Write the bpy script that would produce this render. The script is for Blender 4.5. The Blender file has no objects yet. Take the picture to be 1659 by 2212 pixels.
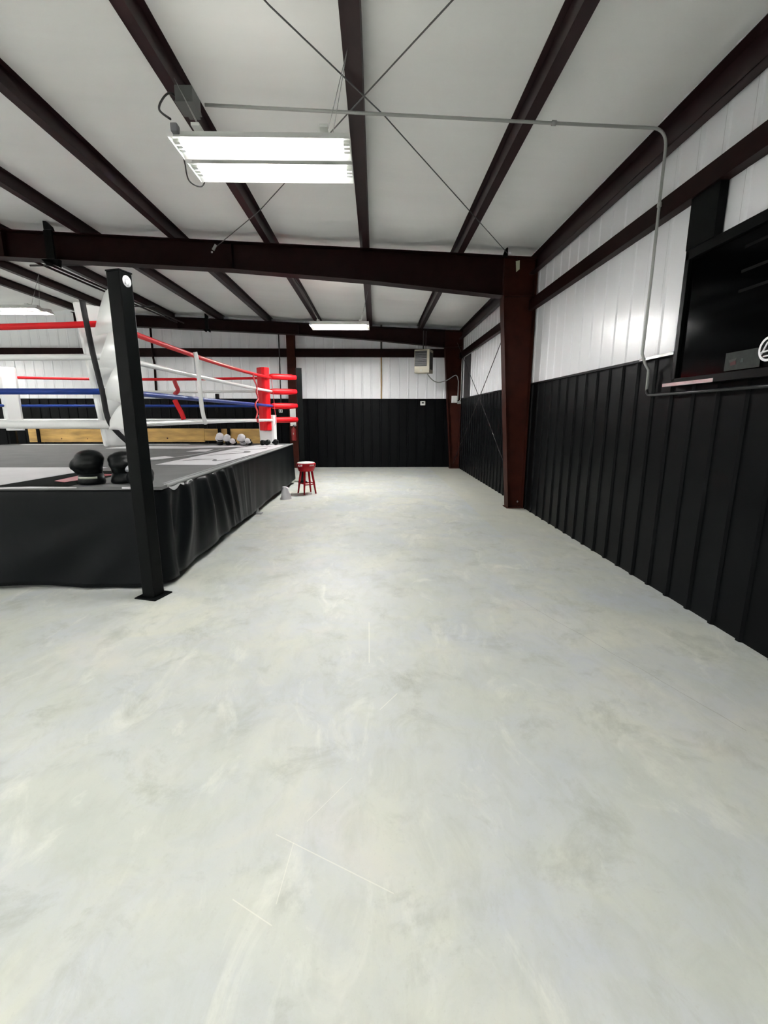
import bpy, bmesh, math, random
from mathutils import Vector, Matrix
random.seed(7)
PI = math.pi
S = bpy.context.scene
COL = S.collection

# ------------------------------------------------------------------ camera, light, exposure
TUBE_POWER = 66.0
EXPOSURE = 0.78
cam_d = bpy.data.cameras.new('camera')
cam = bpy.data.objects.new('camera', cam_d)
COL.objects.link(cam)
cam_d.sensor_fit = 'HORIZONTAL'
cam_d.sensor_width = 36.0
cam_d.lens = 36.0 * 990.0 / 1659.0
cam.location = (0, 0, 1.70)
cam.rotation_euler = (math.radians(90 - 11.754), 0, math.radians(-1.048))
cam_d.clip_start = 0.05
cam_d.clip_end = 100
S.camera = cam
S.view_settings.view_transform = 'Standard'
S.view_settings.look = 'None'
S.view_settings.gamma = 1.0
S.view_settings.use_curve_mapping = False
S.view_settings.exposure = EXPOSURE
w = bpy.data.worlds.new('world')
S.world = w
w.use_nodes = True
w.node_tree.nodes['Background'].inputs[0].default_value = (0.8, 0.85, 0.9, 1)
w.node_tree.nodes['Background'].inputs[1].default_value = 0.0
try:
    S.cycles.use_denoising = True
    S.cycles.max_bounces = 6
    S.cycles.diffuse_bounces = 4
    S.cycles.use_adaptive_sampling = True
    S.cycles.adaptive_threshold = 0.2
    S.cycles.adaptive_min_samples = 10
    S.cycles.glossy_bounces = 3
    S.cycles.sample_clamp_indirect = 6.0
    S.cycles.caustics_reflective = False
    S.cycles.caustics_refractive = False
except Exception:
    pass

# ------------------------------------------------------------------ materials
def lin(c):
    return tuple(((v / 255.0) / 12.92 if v / 255.0 <= 0.04045 else ((v / 255.0 + 0.055) / 1.055) ** 2.4) for v in c)

def mat(name, rgb, rough=0.5, metal=0.0, spec=0.5, var=0.0, scale=8.0, bump=0.0, bscale=40.0, emit=None, coat=0.0, stretch=None):
    m = bpy.data.materials.new(name)
    m.use_nodes = True
    nt = m.node_tree
    b = nt.nodes['Principled BSDF']
    b.inputs['Base Color'].default_value = (*rgb, 1)
    b.inputs['Roughness'].default_value = rough
    b.inputs['Metallic'].default_value = metal
    b.inputs['Specular IOR Level'].default_value = spec
    if coat:
        b.inputs['Coat Weight'].default_value = coat
        b.inputs['Coat Roughness'].default_value = 0.15
    if var or bump:
        tc = nt.nodes.new('ShaderNodeTexCoord')
        mp = nt.nodes.new('ShaderNodeMapping')
        if stretch:
            mp.inputs['Scale'].default_value = stretch
        nt.links.new(tc.outputs['Object'], mp.inputs['Vector'])
    if var:
        n = nt.nodes.new('ShaderNodeTexNoise')
        n.inputs['Scale'].default_value = scale
        n.inputs['Detail'].default_value = 5
        nt.links.new(mp.outputs[0], n.inputs['Vector'])
        r = nt.nodes.new('ShaderNodeValToRGB')
        r.color_ramp.elements[0].position = 0.3
        r.color_ramp.elements[1].position = 0.7
        r.color_ramp.elements[0].color = (*[c * (1 - var) for c in rgb], 1)
        r.color_ramp.elements[1].color = (*[min(1, c * (1 + var)) for c in rgb], 1)
        nt.links.new(n.outputs['Fac'], r.inputs['Fac'])
        nt.links.new(r.outputs['Color'], b.inputs['Base Color'])
    if bump:
        n2 = nt.nodes.new('ShaderNodeTexNoise')
        n2.inputs['Scale'].default_value = bscale
        n2.inputs['Detail'].default_value = 3
        nt.links.new(mp.outputs[0], n2.inputs['Vector'])
        bp = nt.nodes.new('ShaderNodeBump')
        bp.inputs['Strength'].default_value = bump
        bp.inputs['Distance'].default_value = 0.02
        nt.links.new(n2.outputs['Fac'], bp.inputs['Height'])
        nt.links.new(bp.outputs['Normal'], b.inputs['Normal'])
    if emit:
        b.inputs['Emission Color'].default_value = (*emit[0], 1)
        b.inputs['Emission Strength'].default_value = emit[1]
    return m

M_BROWN = mat('oxide brown steel primer', (0.0125, 0.0034, 0.0032), 0.42, spec=0.09, var=0.25, scale=5)
M_BROWN2 = mat('oxide brown steel purlin', (0.022, 0.009, 0.010), 0.38, spec=0.2, var=0.2, scale=4)
M_COLUMN = mat('oxide red brown column steel', (0.036, 0.0085, 0.0050), 0.5, spec=0.1, var=0.3, scale=4, bump=0.05)
M_CEIL = mat('white vinyl roof insulation', (0.92, 0.925, 0.905), 0.5, spec=0.7, var=0.03, scale=1.2, bump=0.35, bscale=2.2, stretch=(0.25, 1.8, 1))
M_WALLW = mat('white glossy liner panel', (0.88, 0.885, 0.915), 0.27, spec=0.42, var=0.02, scale=2, bump=0.10, bscale=5, stretch=(1, 1, 0.35))
M_BLACKP = mat('black ribbed steel panel', (0.0020, 0.0024, 0.0028), 0.38, spec=0.07)
M_TRIM = mat('dark trim', (0.0015, 0.0018, 0.0018), 0.35, spec=0.09)
M_CHROME = mat('bright bare metal trim', (0.7, 0.7, 0.7), 0.25, metal=1.0)
M_GALV = mat('galvanised conduit', (0.36, 0.365, 0.35), 0.45, metal=0.3)
M_STRIP = mat('grey brown wall flashing', (0.035, 0.031, 0.033), 0.5)
M_BATTEN = mat('tan wood batten', (0.36, 0.22, 0.09), 0.6, var=0.2)
M_POST = mat('black powder coated steel', (0.0026, 0.0032, 0.0032), 0.42, spec=0.07, bump=0.01, bscale=80)
M_VINYLBK = mat('black vinyl skirt', (0.0022, 0.0030, 0.0036), 0.42, spec=0.09, bump=0.06, bscale=12)
M_FRAMEBK = mat('black platform frame', (0.0015, 0.0015, 0.0015), 0.7, spec=0.1)
M_CANVAS = mat('grey ring canvas', (0.14, 0.142, 0.142), 0.75, spec=0.25, var=0.1, scale=3, bump=0.05, bscale=120)
M_CANVW = mat('white canvas print', (0.66, 0.65, 0.67), 0.6, spec=0.3, var=0.04, scale=3)
M_CANVG = mat('grey canvas lettering', (0.16, 0.16, 0.165), 0.6, spec=0.3)
M_CANVBK = mat('black canvas band', (0.003, 0.0045, 0.004), 0.8, spec=0.02)
M_CANVR = mat('red canvas stripe', (0.33, 0.015, 0.03), 0.5)
M_CEDGE = mat('pale canvas hem', (0.30, 0.31, 0.31), 0.5)
M_RED = mat('red vinyl', (0.62, 0.006, 0.012), 0.45, spec=0.25, bump=0.02, bscale=20)
M_REDDK = mat('dark red tape', (0.36, 0.006, 0.014), 0.5)
M_PINK = mat('faded red tie', (0.62, 0.05, 0.06), 0.5)
M_WHITEV = mat('white vinyl', (0.76, 0.77, 0.76), 0.3, spec=0.5, bump=0.02, bscale=10)
M_BLUE = mat('blue vinyl', (0.008, 0.035, 0.22), 0.42, spec=0.22)
M_STRAP = mat('black webbing', (0.005, 0.0045, 0.006), 0.6)
M_LEATHBK = mat('black leather', (0.0022, 0.0030, 0.0034), 0.38, spec=0.16, bump=0.15, bscale=30)
M_LEATHW = mat('white leather', (0.62, 0.60, 0.62), 0.4, spec=0.4, bump=0.1, bscale=30)
M_LABEL = mat('pale label', (0.42, 0.43, 0.36), 0.5)
M_FIXT = mat('white enamel reflector', (0.82, 0.83, 0.80), 0.3, spec=0.5)
def tube_mat(name, k):
    return mat(name, (0.9, 0.9, 0.9), 0.4, emit=((1.0, 0.985, 0.96), TUBE_POWER * k))
M_TUBE_BOOST = tube_mat('glowing boosted tube', 3.6)  # boosted for unseen lamps, to lift the ceiling by bounce
M_TUBE_MID = tube_mat('glowing base tube', 1.0)  # plain tube at base output
M_TUBE = mat('glowing tube', (0.9, 0.9, 0.9), 0.4, emit=((1.0, 0.985, 0.96), TUBE_POWER * 0.75))
M_TUBE_RAISED = mat('glowing raised tube', (0.9, 0.9, 0.9), 0.4, emit=((1.0, 0.985, 0.96), TUBE_POWER * 2.6))  # output raised to brighten the far bay
M_CORD = mat('black rubber cord', (0.012, 0.012, 0.012), 0.5)
M_BEIGE = mat('beige enamel', (0.42, 0.39, 0.29), 0.45)
M_LOUV = mat('dark louvre', (0.004, 0.0045, 0.005), 0.4)
M_PLASTW = mat('white plastic', (0.72, 0.73, 0.70), 0.4)
M_TAG = mat('pale green tag', (0.50, 0.53, 0.38), 0.5)
M_WOOD = mat('yellow pine timber', (0.50, 0.31, 0.095), 0.6, var=0.35, scale=3, bump=0.05, stretch=(0.6, 3, 3))
M_KNOT = mat('pine knot', (0.09, 0.035, 0.01), 0.6)
M_GLASS = mat('dark glass', (0.0008, 0.0009, 0.001), 0.10, spec=0.06)
M_STOOLTOP = mat('white stool top', (0.62, 0.66, 0.66), 0.35)
M_STOOLRED = mat('glossy red enamel', (0.33, 0.003, 0.009), 0.35, spec=0.2)
M_ROD = mat('grey steel rod', (0.10, 0.10, 0.10), 0.5)
M_BOXGREY = mat('grey green box', (0.10, 0.105, 0.10), 0.5)
M_STKW = mat('white sticker', (0.88, 0.87, 0.90), 0.4)
M_GREY = mat('grey print', (0.22, 0.22, 0.24), 0.5)
M_EXTRED = mat('dull red paint', (0.20, 0.012, 0.012), 0.4)
M_CARD = mat('faded poster', (0.009, 0.013, 0.011), 0.7, var=0.5, scale=30)

def floor_material():
    m = bpy.data.materials.new('smooth grey concrete')
    m.use_nodes = True
    nt = m.node_tree
    b = nt.nodes['Principled BSDF']
    tc = nt.nodes.new('ShaderNodeTexCoord')
    L = nt.links.new
    def noise(sc, det, dist=0.0, rough=0.55, off=(0, 0, 0), sxyz=(1, 1, 1)):
        mp = nt.nodes.new('ShaderNodeMapping')
        mp.inputs['Location'].default_value = off
        mp.inputs['Scale'].default_value = sxyz
        L(tc.outputs['Object'], mp.inputs['Vector'])
        n = nt.nodes.new('ShaderNodeTexNoise')
        n.inputs['Scale'].default_value = sc
        n.inputs['Detail'].default_value = det
        n.inputs['Roughness'].default_value = rough
        n.inputs['Distortion'].default_value = dist
        L(mp.outputs[0], n.inputs['Vector'])
        return n.outputs['Fac']
    def ramp(src, stops):
        r = nt.nodes.new('ShaderNodeValToRGB')
        e = r.color_ramp.elements
        e[0].position, e[0].color = stops[0][0], (*stops[0][1], 1)
        e[1].position, e[1].color = stops[-1][0], (*stops[-1][1], 1)
        for p, c in stops[1:-1]:
            x = e.new(p)
            x.color = (*c, 1)
        L(src, r.inputs['Fac'])
        return r.outputs['Color']
    def mix(a, c, f, mode='MIX'):
        mx = nt.nodes.new('ShaderNodeMix')
        mx.data_type = 'RGBA'
        mx.blend_type = mode
        if isinstance(f, float):
            mx.inputs[0].default_value = f
        else:
            L(f, mx.inputs[0])
        L(a, mx.inputs[6])
        if isinstance(c, tuple):
            mx.inputs[7].default_value = (*c, 1)
        else:
            L(c, mx.inputs[7])
        return mx.outputs[2]
    base = ramp(noise(0.9, 5, 0.6), [(0.32, (0.54, 0.57, 0.53)), (0.5, (0.61, 0.625, 0.56)), (0.68, (0.68, 0.68, 0.595))])
    # broad trowel clouds, cool grey patches
    c1 = ramp(noise(1.3, 8, 0.7, 0.66, (3, 1, 0)), [(0.38, (0, 0, 0)), (0.66, (1, 1, 1))])
    base = mix(base, (0.55, 0.58, 0.63), mix_f(nt, c1, 0.7))
    # darker worn marks
    c2 = ramp(noise(2.6, 9, 0.45, 0.72, (7, 4, 0)), [(0.54, (0, 0, 0)), (0.72, (1, 1, 1))])
    base = mix(base, (0.38, 0.40, 0.35), mix_f(nt, c2, 0.7))
    # warm faint rub
    c3 = ramp(noise(1.1, 4, 0.8, 0.5, (1, 9, 0)), [(0.60, (0, 0, 0)), (0.75, (1, 1, 1))])
    base = mix(base, (0.76, 0.69, 0.62), mix_f(nt, c3, 0.35))
    # pale streaks
    c4 = ramp(noise(2.0, 8, 0.9, 0.66, (11, 2, 0), (1.5, 0.7, 1)), [(0.56, (0, 0, 0)), (0.68, (1, 1, 1))])
    base = mix(base, (0.82, 0.82, 0.74), mix_f(nt, c4, 0.45))
    c6 = ramp(noise(7.0, 8, 0.6, 0.7, (2, 13, 0), (1.0, 0.55, 1)), [(0.47, (0, 0, 0)), (0.72, (1, 1, 1))])
    base = mix(base, (0.47, 0.49, 0.44), mix_f(nt, c6, 0.5))
    # fine speckle
    c5 = ramp(noise(60, 2, 0.0), [(0.62, (0, 0, 0)), (0.75, (1, 1, 1))])
    base = mix(base, (0.5, 0.5, 0.46), mix_f(nt, c5, 0.3))
    # the hairline crack and old scratches: distance to lines in the floor plane
    sep = nt.nodes.new('ShaderNodeSeparateXYZ')
    wob = nt.nodes.new('ShaderNodeTexNoise')
    wob.inputs['Scale'].default_value = 2.5
    L(tc.outputs['Object'], wob.inputs['Vector'])
    L(tc.outputs['Object'], sep.inputs[0])
    def mth(op, a, c=None, clamp=False):
        n = nt.nodes.new('ShaderNodeMath')
        n.operation = op
        n.use_clamp = clamp
        for i, v in enumerate((a, c)):
            if v is None:
                continue
            if isinstance(v, (int, float)):
                n.inputs[i].default_value = v
            else:
                L(v, n.inputs[i])
        return n.outputs[0]
    def line(p, q, wd, wobble=0.03):
        dx, dy = q[0] - p[0], q[1] - p[1]
        ln = math.hypot(dx, dy)
        nx, ny = -dy / ln, dx / ln
        ux, uy = dx / ln, dy / ln
        d = mth('ADD', mth('ADD', mth('MULTIPLY', sep.outputs[0], nx), mth('MULTIPLY', sep.outputs[1], ny)), -(nx * p[0] + ny * p[1]))
        if wobble:
            d = mth('ADD', d, mth('MULTIPLY', mth('ADD', wob.outputs['Fac'], -0.5), wobble))
        t = mth('ADD', mth('ADD', mth('MULTIPLY', sep.outputs[0], ux), mth('MULTIPLY', sep.outputs[1], uy)), -(ux * p[0] + uy * p[1]))
        on = mth('LESS_THAN', mth('ABSOLUTE', d), wd)
        a = mth('GREATER_THAN', t, 0.0)
        c = mth('LESS_THAN', t, ln)
        return mth('MULTIPLY', on, mth('MULTIPLY', a, c))
    crack = line((1.36, 4.05), (2.05, 2.2), 0.0022, 0.05)
    base = mix(base, (0.33, 0.32, 0.28), mth('MULTIPLY', crack, 0.6))
    for p, q, wd in (((-0.42, 1.60), (0.06, 1.35), 0.0022), ((-0.52, 1.34), (-0.36, 1.25), 0.002), ((-0.34, 1.56), (-0.36, 1.32), 0.0015),
                     ((-0.30, 1.66), (-0.12, 1.9), 0.0012), ((0.02, 2.42), (0.13, 2.58), 0.003), ((-0.05, 2.95), (-0.06, 3.6), 0.004)):
        base = mix(base, (0.86, 0.85, 0.76), mth('MULTIPLY', line(p, q, wd, 0.0), 0.45))
    # the slab strip along the right wall is a browner pour
    edge = mth('GREATER_THAN', mth('ADD', sep.outputs[0], mth('MULTIPLY', wob.outputs['Fac'], 0.05)), 1.865)
    fade = mth('MULTIPLY', mth('ADD', sep.outputs[1], -4.5), 0.3, True)
    base = mix(base, (0.58, 0.58, 0.49), mth('MULTIPLY', mth('MULTIPLY', edge, fade), 0.55))
    L(base, b.inputs['Base Color'])
    b.inputs['Roughness'].default_value = 0.46
    rr = nt.nodes.new('ShaderNodeMapRange')
    rr.inputs['To Min'].default_value = 0.38
    rr.inputs['To Max'].default_value = 0.62
    L(noise(2.0, 6, 1.0, 0.6, (5, 5, 0)), rr.inputs['Value'])
    L(rr.outputs[0], b.inputs['Roughness'])
    b.inputs['Specular IOR Level'].default_value = 0.35
    bp = nt.nodes.new('ShaderNodeBump')
    bp.inputs['Strength'].default_value = 0.12
    bp.inputs['Distance'].default_value = 0.01
    L(noise(5, 6, 1.5, 0.6), bp.inputs['Height'])
    L(bp.outputs['Normal'], b.inputs['Normal'])
    return m

def mix_f(nt, col, k):
    n = nt.nodes.new('ShaderNodeMath')
    n.operation = 'MULTIPLY'
    nt.links.new(col, n.inputs[0])
    n.inputs[1].default_value = k
    return n.outputs[0]

M_FLOOR = floor_material()

# ------------------------------------------------------------------ mesh helpers
class MB:
    def __init__(self):
        self.v, self.f, self.mi = [], [], []
        self.smooth = []
    def add(self, verts, faces, mi=0, smooth=False):
        o = len(self.v)
        self.v += [tuple(p) for p in verts]
        for f in faces:
            self.f.append([i + o for i in f])
            self.mi.append(mi)
            self.smooth.append(smooth)
        return self
    def box(self, x0, x1, y0, y1, z0, z1, mi=0, mtx=None):
        vs = [Vector((x, y, z)) for z in (z0, z1) for y in (y0, y1) for x in (x0, x1)]
        if mtx is not None:
            vs = [mtx @ p for p in vs]
        self.add(vs, [(0, 2, 3, 1), (4, 5, 7, 6), (0, 1, 5, 4), (2, 6, 7, 3), (0, 4, 6, 2), (1, 3, 7, 5)], mi)
        return self
    def prism(self, poly, a, b, axis='y', mi=0):
        def P(u, w_, t):
            if axis == 'y':
                return (u, t, w_)
            if axis == 'x':
                return (t, u, w_)
            return (u, w_, t)
        n = len(poly)
        vs = [P(u, w_, a) for u, w_ in poly] + [P(u, w_, b) for u, w_ in poly]
        fs = [tuple(range(n))[::-1], tuple(range(n, 2 * n))] + [(i, (i + 1) % n, (i + 1) % n + n, i + n) for i in range(n)]
        self.add(vs, fs, mi)
        return self
    def sweep(self, path, radii, n=10, mi=0, sx=1.0, sy=1.0, caps=True, up=None):
        path = [Vector(p) for p in path]
        if isinstance(radii, (int, float)):
            radii = [radii] * len(path)
        rings = []
        prev = None
        for i, p in enumerate(path):
            if i == 0:
                t = path[1] - path[0]
            elif i == len(path) - 1:
                t = path[-1] - path[-2]
            else:
                t = (path[i + 1] - path[i]).normalized() + (path[i] - path[i - 1]).normalized()
            t.normalize()
            ref = Vector(up) if up else (Vector((0, 0, 1)) if abs(t.z) < 0.9 else Vector((1, 0, 0)))
            if prev is None:
                a = t.cross(ref).normalized()
            else:
                a = (prev - t * prev.dot(t)).normalized()
            prev = a
            bb = t.cross(a).normalized()
            rings.append([p + a * math.cos(2 * PI * k / n) * radii[i] * sx + bb * math.sin(2 * PI * k / n) * radii[i] * sy for k in range(n)])
        vs = [q for r in rings for q in r]
        fs = []
        for i in range(len(rings) - 1):
            for k in range(n):
                fs.append((i * n + k, i * n + (k + 1) % n, (i + 1) * n + (k + 1) % n, (i + 1) * n + k))
        self.add(vs, fs, mi, True)
        if caps:
            self.add(rings[0], [tuple(range(n))[::-1]], mi)
            self.add(rings[-1], [tuple(range(n))], mi)
        return self
    def lathe(self, prof, n=24, c=(0, 0, 0), mi=0):
        vs, fs = [], []
        for r, z in prof:
            for k in range(n):
                vs.append((c[0] + r * math.cos(2 * PI * k / n), c[1] + r * math.sin(2 * PI * k / n), c[2] + z))
        for i in range(len(prof) - 1):
            for k in range(n):
                fs.append((i * n + k, i * n + (k + 1) % n, (i + 1) * n + (k + 1) % n, (i + 1) * n + k))
        self.add(vs, fs, mi, True)
        return self
    def grid(self, fn, nu, nv, mi=0, smooth=True):
        vs = [fn(i / nu, j / nv) for i in range(nu + 1) for j in range(nv + 1)]
        fs = [(i * (nv + 1) + j, (i + 1) * (nv + 1) + j, (i + 1) * (nv + 1) + j + 1, i * (nv + 1) + j + 1) for i in range(nu) for j in range(nv)]
        self.add(vs, fs, mi, smooth)
        return self
    def ell(self, c, r, rot=None, n=16, mi=0):
        vs, fs = [], []
        for i in range(n // 2 + 1):
            th = PI * i / (n // 2)
            for k in range(n):
                ph = 2 * PI * k / n
                p = Vector((r[0] * math.sin(th) * math.cos(ph), r[1] * math.sin(th) * math.sin(ph), r[2] * math.cos(th)))
                if rot is not None:
                    p = rot @ p
                vs.append(p + Vector(c))
        for i in range(n // 2):
            for k in range(n):
                fs.append((i * n + k, (i + 1) * n + k, (i + 1) * n + (k + 1) % n, i * n + (k + 1) % n))
        self.add(vs, fs, mi, True)
        return self
    def build(self, name, mats, parent=None, bevel=0.0, remesh=0.0, loc=None, solid=0.0):
        me = bpy.data.meshes.new(name)
        me.from_pydata(self.v, [], self.f)
        if not isinstance(mats, (list, tuple)):
            mats = [mats]
        for m in mats:
            me.materials.append(m)
        for p, mi, s in zip(me.polygons, self.mi, self.smooth):
            p.material_index = mi
            p.use_smooth = s
        bm = bmesh.new()
        bm.from_mesh(me)
        bmesh.ops.remove_doubles(bm, verts=bm.verts, dist=1e-5)
        bmesh.ops.recalc_face_normals(bm, faces=bm.faces)
        bm.to_mesh(me)
        bm.free()
        o = bpy.data.objects.new(name, me)
        COL.objects.link(o)
        if parent is not None:
            o.parent = parent
        if loc is not None:
            o.location = loc
        if bevel:
            b = o.modifiers.new('bevel', 'BEVEL')
            b.width = bevel
            b.segments = 2
            b.limit_method = 'ANGLE'
        if remesh:
            r = o.modifiers.new('remesh', 'REMESH')
            r.mode = 'VOXEL'
            r.voxel_size = remesh
            r.use_smooth_shade = True
            s = o.modifiers.new('smooth', 'SMOOTH')
            s.iterations = 6
            s.factor = 0.6
        if solid:
            s = o.modifiers.new('solid', 'SOLIDIFY')
            s.thickness = solid
            s.offset = 0
        return o

def thing(name, label, cat, loc=(0, 0, 0), rz=0.0, group=None):
    o = bpy.data.objects.new(name, None)
    COL.objects.link(o)
    o.location = loc
    o.rotation_euler = (0, 0, rz)
    o.empty_display_size = 0.1
    tag(o, label, cat, group)
    return o
def tag(o, label, cat, group=None):
    o['label'] = label
    o['category'] = cat
    if group:
        o['group'] = group
    return o
def struct(o, label=None):
    o['kind'] = 'structure'
    if label:
        o['label'] = label
    return o
def copy_tree(o, parent=None):
    c = o.copy()
    COL.objects.link(c)
    c.parent = parent
    for ch in list(o.children):
        copy_tree(ch, c)
    return c
def arc(p0, p1, p2, n=8):
    p0, p1, p2 = Vector(p0), Vector(p1), Vector(p2)
    return [(1 - t) ** 2 * p0 + 2 * t * (1 - t) * p1 + t * t * p2 for t in [i / n for i in range(n + 1)]]
def smoothpath(pts, n=6):
    pts = [Vector(p) for p in pts]
    out = []
    for i in range(len(pts) - 1):
        a = pts[max(0, i - 1)]
        b, c = pts[i], pts[i + 1]
        d = pts[min(len(pts) - 1, i + 2)]
        for k in range(n):
            t = k / n
            out.append(0.5 * ((2 * b) + (-a + c) * t + (2 * a - 5 * b + 4 * c - d) * t * t + (-a + 3 * b - 3 * c + d) * t ** 3))
    out.append(pts[-1])
    return out

# ------------------------------------------------------------------ dimensions of the hall
XW = 2.81           # face of the right wall
YB = 15.76          # face of the back wall
RIDGE = -9.4
XL = 2 * RIDGE - XW
YR = -12.4          # wall behind the camera
SL = 0.0417
WAINS = 2.27
def zpb(x):         # underside of the purlins / top of the rafters
    d = (2.84 - x) if x > RIDGE else (x - (2 * RIDGE - 2.84))
    return 4.36 + SL * d
def zroof(x):
    return zpb(x) + 0.16

# ------------------------------------------------------------------ floor, ceiling, walls
o = MB().box(XL - 0.3, XW + 0.3, YR - 0.3, YB + 0.3, -0.15, 0.0).build('floor', M_FLOOR)
struct(o, 'pale grey smooth concrete floor')

PURLIN_X = [1.405, -0.205, -1.75, -3.33, -4.85, -6.40, -7.93, -9.1]   # web positions
allx = sorted(PURLIN_X + [2.78] + [2 * RIDGE - x for x in PURLIN_X] + [XL])
def ceil_mesh():
    mb = MB()
    xs = []
    for a, b in zip(allx[:-1], allx[1:]):
        for k in range(14):
            xs.append((a + (b - a) * k / 14, max(0.0, math.sin(PI * k / 14) - 0.3) / 0.7))
    xs.append((allx[-1], 0))
    xs.append((XW + 0.3, 0))
    ys = [YR - 0.3 + i * (YB - YR + 0.6) / 90 for i in range(91)]
    vs, fs = [], []
    for x, s in xs:
        for y in ys:
            seam = math.exp(-(((y + 0.55) % 1.83 - 0.9) / 0.10) ** 2)
            z = zroof(x) + 0.004 - 0.028 * s * (1 + 0.25 * math.sin(y * 2.3 + x)) - 0.010 * seam * s
            vs.append((x, y, z))
    n = len(ys)
    for i in range(len(xs) - 1):
        for j in range(n - 1):
            fs.append((i * n + j, (i + 1) * n + j, (i + 1) * n + j + 1, i * n + j + 1))
    mb.add(vs, fs, 0, True)
    return mb
o = ceil_mesh().build('ceiling', M_CEIL)
struct(o, 'white insulated sloping roof lining')
# outer roof sheet keeps the lining a real roof
MB().prism([(XL - 0.3, zroof(XL) + 0.08), (RIDGE, zroof(RIDGE) + 0.08), (XW + 0.3, zroof(XW) + 0.08), (XW + 0.3, zroof(XW) + 0.12), (RIDGE, zroof(RIDGE) + 0.12), (XL - 0.3, zroof(XL) + 0.12)],
           YR - 0.3, YB + 0.3, 'y').build('roof_sheet', M_GALV, o)

def ribbed(u0, u1, z0, z1, depth, ribw, top, pitch, off, zf=None):
    """profile along u with trapezoid ribs, returned as (u, d) list"""
    pts = [(u0, 0.0)]
    k = math.ceil((u0 - off) / pitch)
    while off + k * pitch < u1 - ribw:
        c = off + k * pitch
        if c - ribw / 2 > u0:
            pts += [(c - ribw / 2, 0.0), (c - top / 2, depth), (c + top / 2, depth), (c + ribw / 2, 0.0)]
        k += 1
    pts.append((u1, 0.0))
    return pts
def wall_panel(face, u0, u1, z0, z1fn, depth, ribw, top, off, thick=0.03, pitch=0.305):
    """face(u,d,z)->xyz ; d measured into the room"""
    mb = MB()
    pts = ribbed(u0, u1, z0, 0, depth, ribw, top, pitch, off)
    vs, fs = [], []
    for u, d in pts:
        vs += [face(u, d, z0), face(u, d, z1fn(u)), face(u, -thick, z0), face(u, -thick, z1fn(u))]
    for i in range(len(pts) - 1):
        a, b = 4 * i, 4 * (i + 1)
        fs += [(a, b, b + 1, a + 1), (a + 2, a + 3, b + 3, b + 2), (a + 1, b + 1, b + 3, a + 3), (a, a + 2, b + 2, b)]
    fs += [(0, 1, 3, 2), (4 * (len(pts) - 1), 4 * (len(pts) - 1) + 2, 4 * (len(pts) - 1) + 3, 4 * (len(pts) - 1) + 1)]
    mb.add(vs, fs)
    return mb
OUT = 0.16
def shell(name, face, u0, u1, topfn, label, off, m_low=None):
    # white lined upper wall carries the structure, wainscot is its part
    base = MB()
    pts = [(u0 + (u1 - u0) * i / 24) for i in range(25)]
    vs, fs = [], []
    for u in pts:
        vs += [face(u, -0.035, 0), face(u, -0.035, topfn(u)), face(u, -OUT, 0), face(u, -OUT, topfn(u))]
    for i in range(24):
        a, b = 4 * i, 4 * (i + 1)
        fs += [(a, b, b + 1, a + 1), (a + 2, a + 3, b + 3, b + 2), (a + 1, b + 1, b + 3, a + 3), (a, a + 2, b + 2, b)]
    fs += [(0, 1, 3, 2), (96, 98, 99, 97)]
    base.add(vs, fs)
    wobj = struct(base.build(name, M_WALLW), label)
    wall_panel(face, u0, u1, WAINS, topfn, 0.010, 0.075, 0.035, off).build('liner_panel', M_WALLW, wobj)
    wp = wall_panel(face, u0, u1, 0.0, lambda u: WAINS, 0.022, 0.062, 0.034, off).build('wainscot', m_low or M_BLACKP, wobj)
    wp['label'] = 'unseen ribbed wainscot whitened to bounce light' if m_low else 'black ribbed metal wainscot'
    cap = MB()
    for k in range(1):
        vs = [face(u, d, z) for u in (u0, u1) for d in (-0.01, 0.034) for z in (WAINS - 0.012, WAINS + 0.014)]
        cap.add(vs, [(0, 1, 3, 2), (4, 6, 7, 5), (0, 4, 5, 1), (2, 3, 7, 6), (1, 5, 7, 3), (0, 2, 6, 4)])
    cap.build('wainscot_cap', M_TRIM, wobj)
    return wobj
wr = shell('wall_right', lambda u, d, z: (XW - d, u, z), YR, YB, lambda u: zroof(XW) + 0.02, 'right wall, white above black ribbed wainscot', 3.221)
wb = shell('wall_back', lambda u, d, z: (u, YB - d, z), XL, XW, lambda u: zroof(u) + 0.02, 'far end wall, white above black wainscot', 0.171)
wl = shell('wall_left', lambda u, d, z: (XL + d, u, z), YR, YB, lambda u: zroof(XL) + 0.02, 'left side wall', 0.1, M_WALLW)  # unseen; lower wall made white to bounce more light
wq = shell('wall_rear', lambda u, d, z: (u, YR + d, z), XL, XW, lambda u: zroof(u) + 0.02, 'wall behind', 0.1, M_WALLW)  # also out of view, whitened low down for extra bounce

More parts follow.
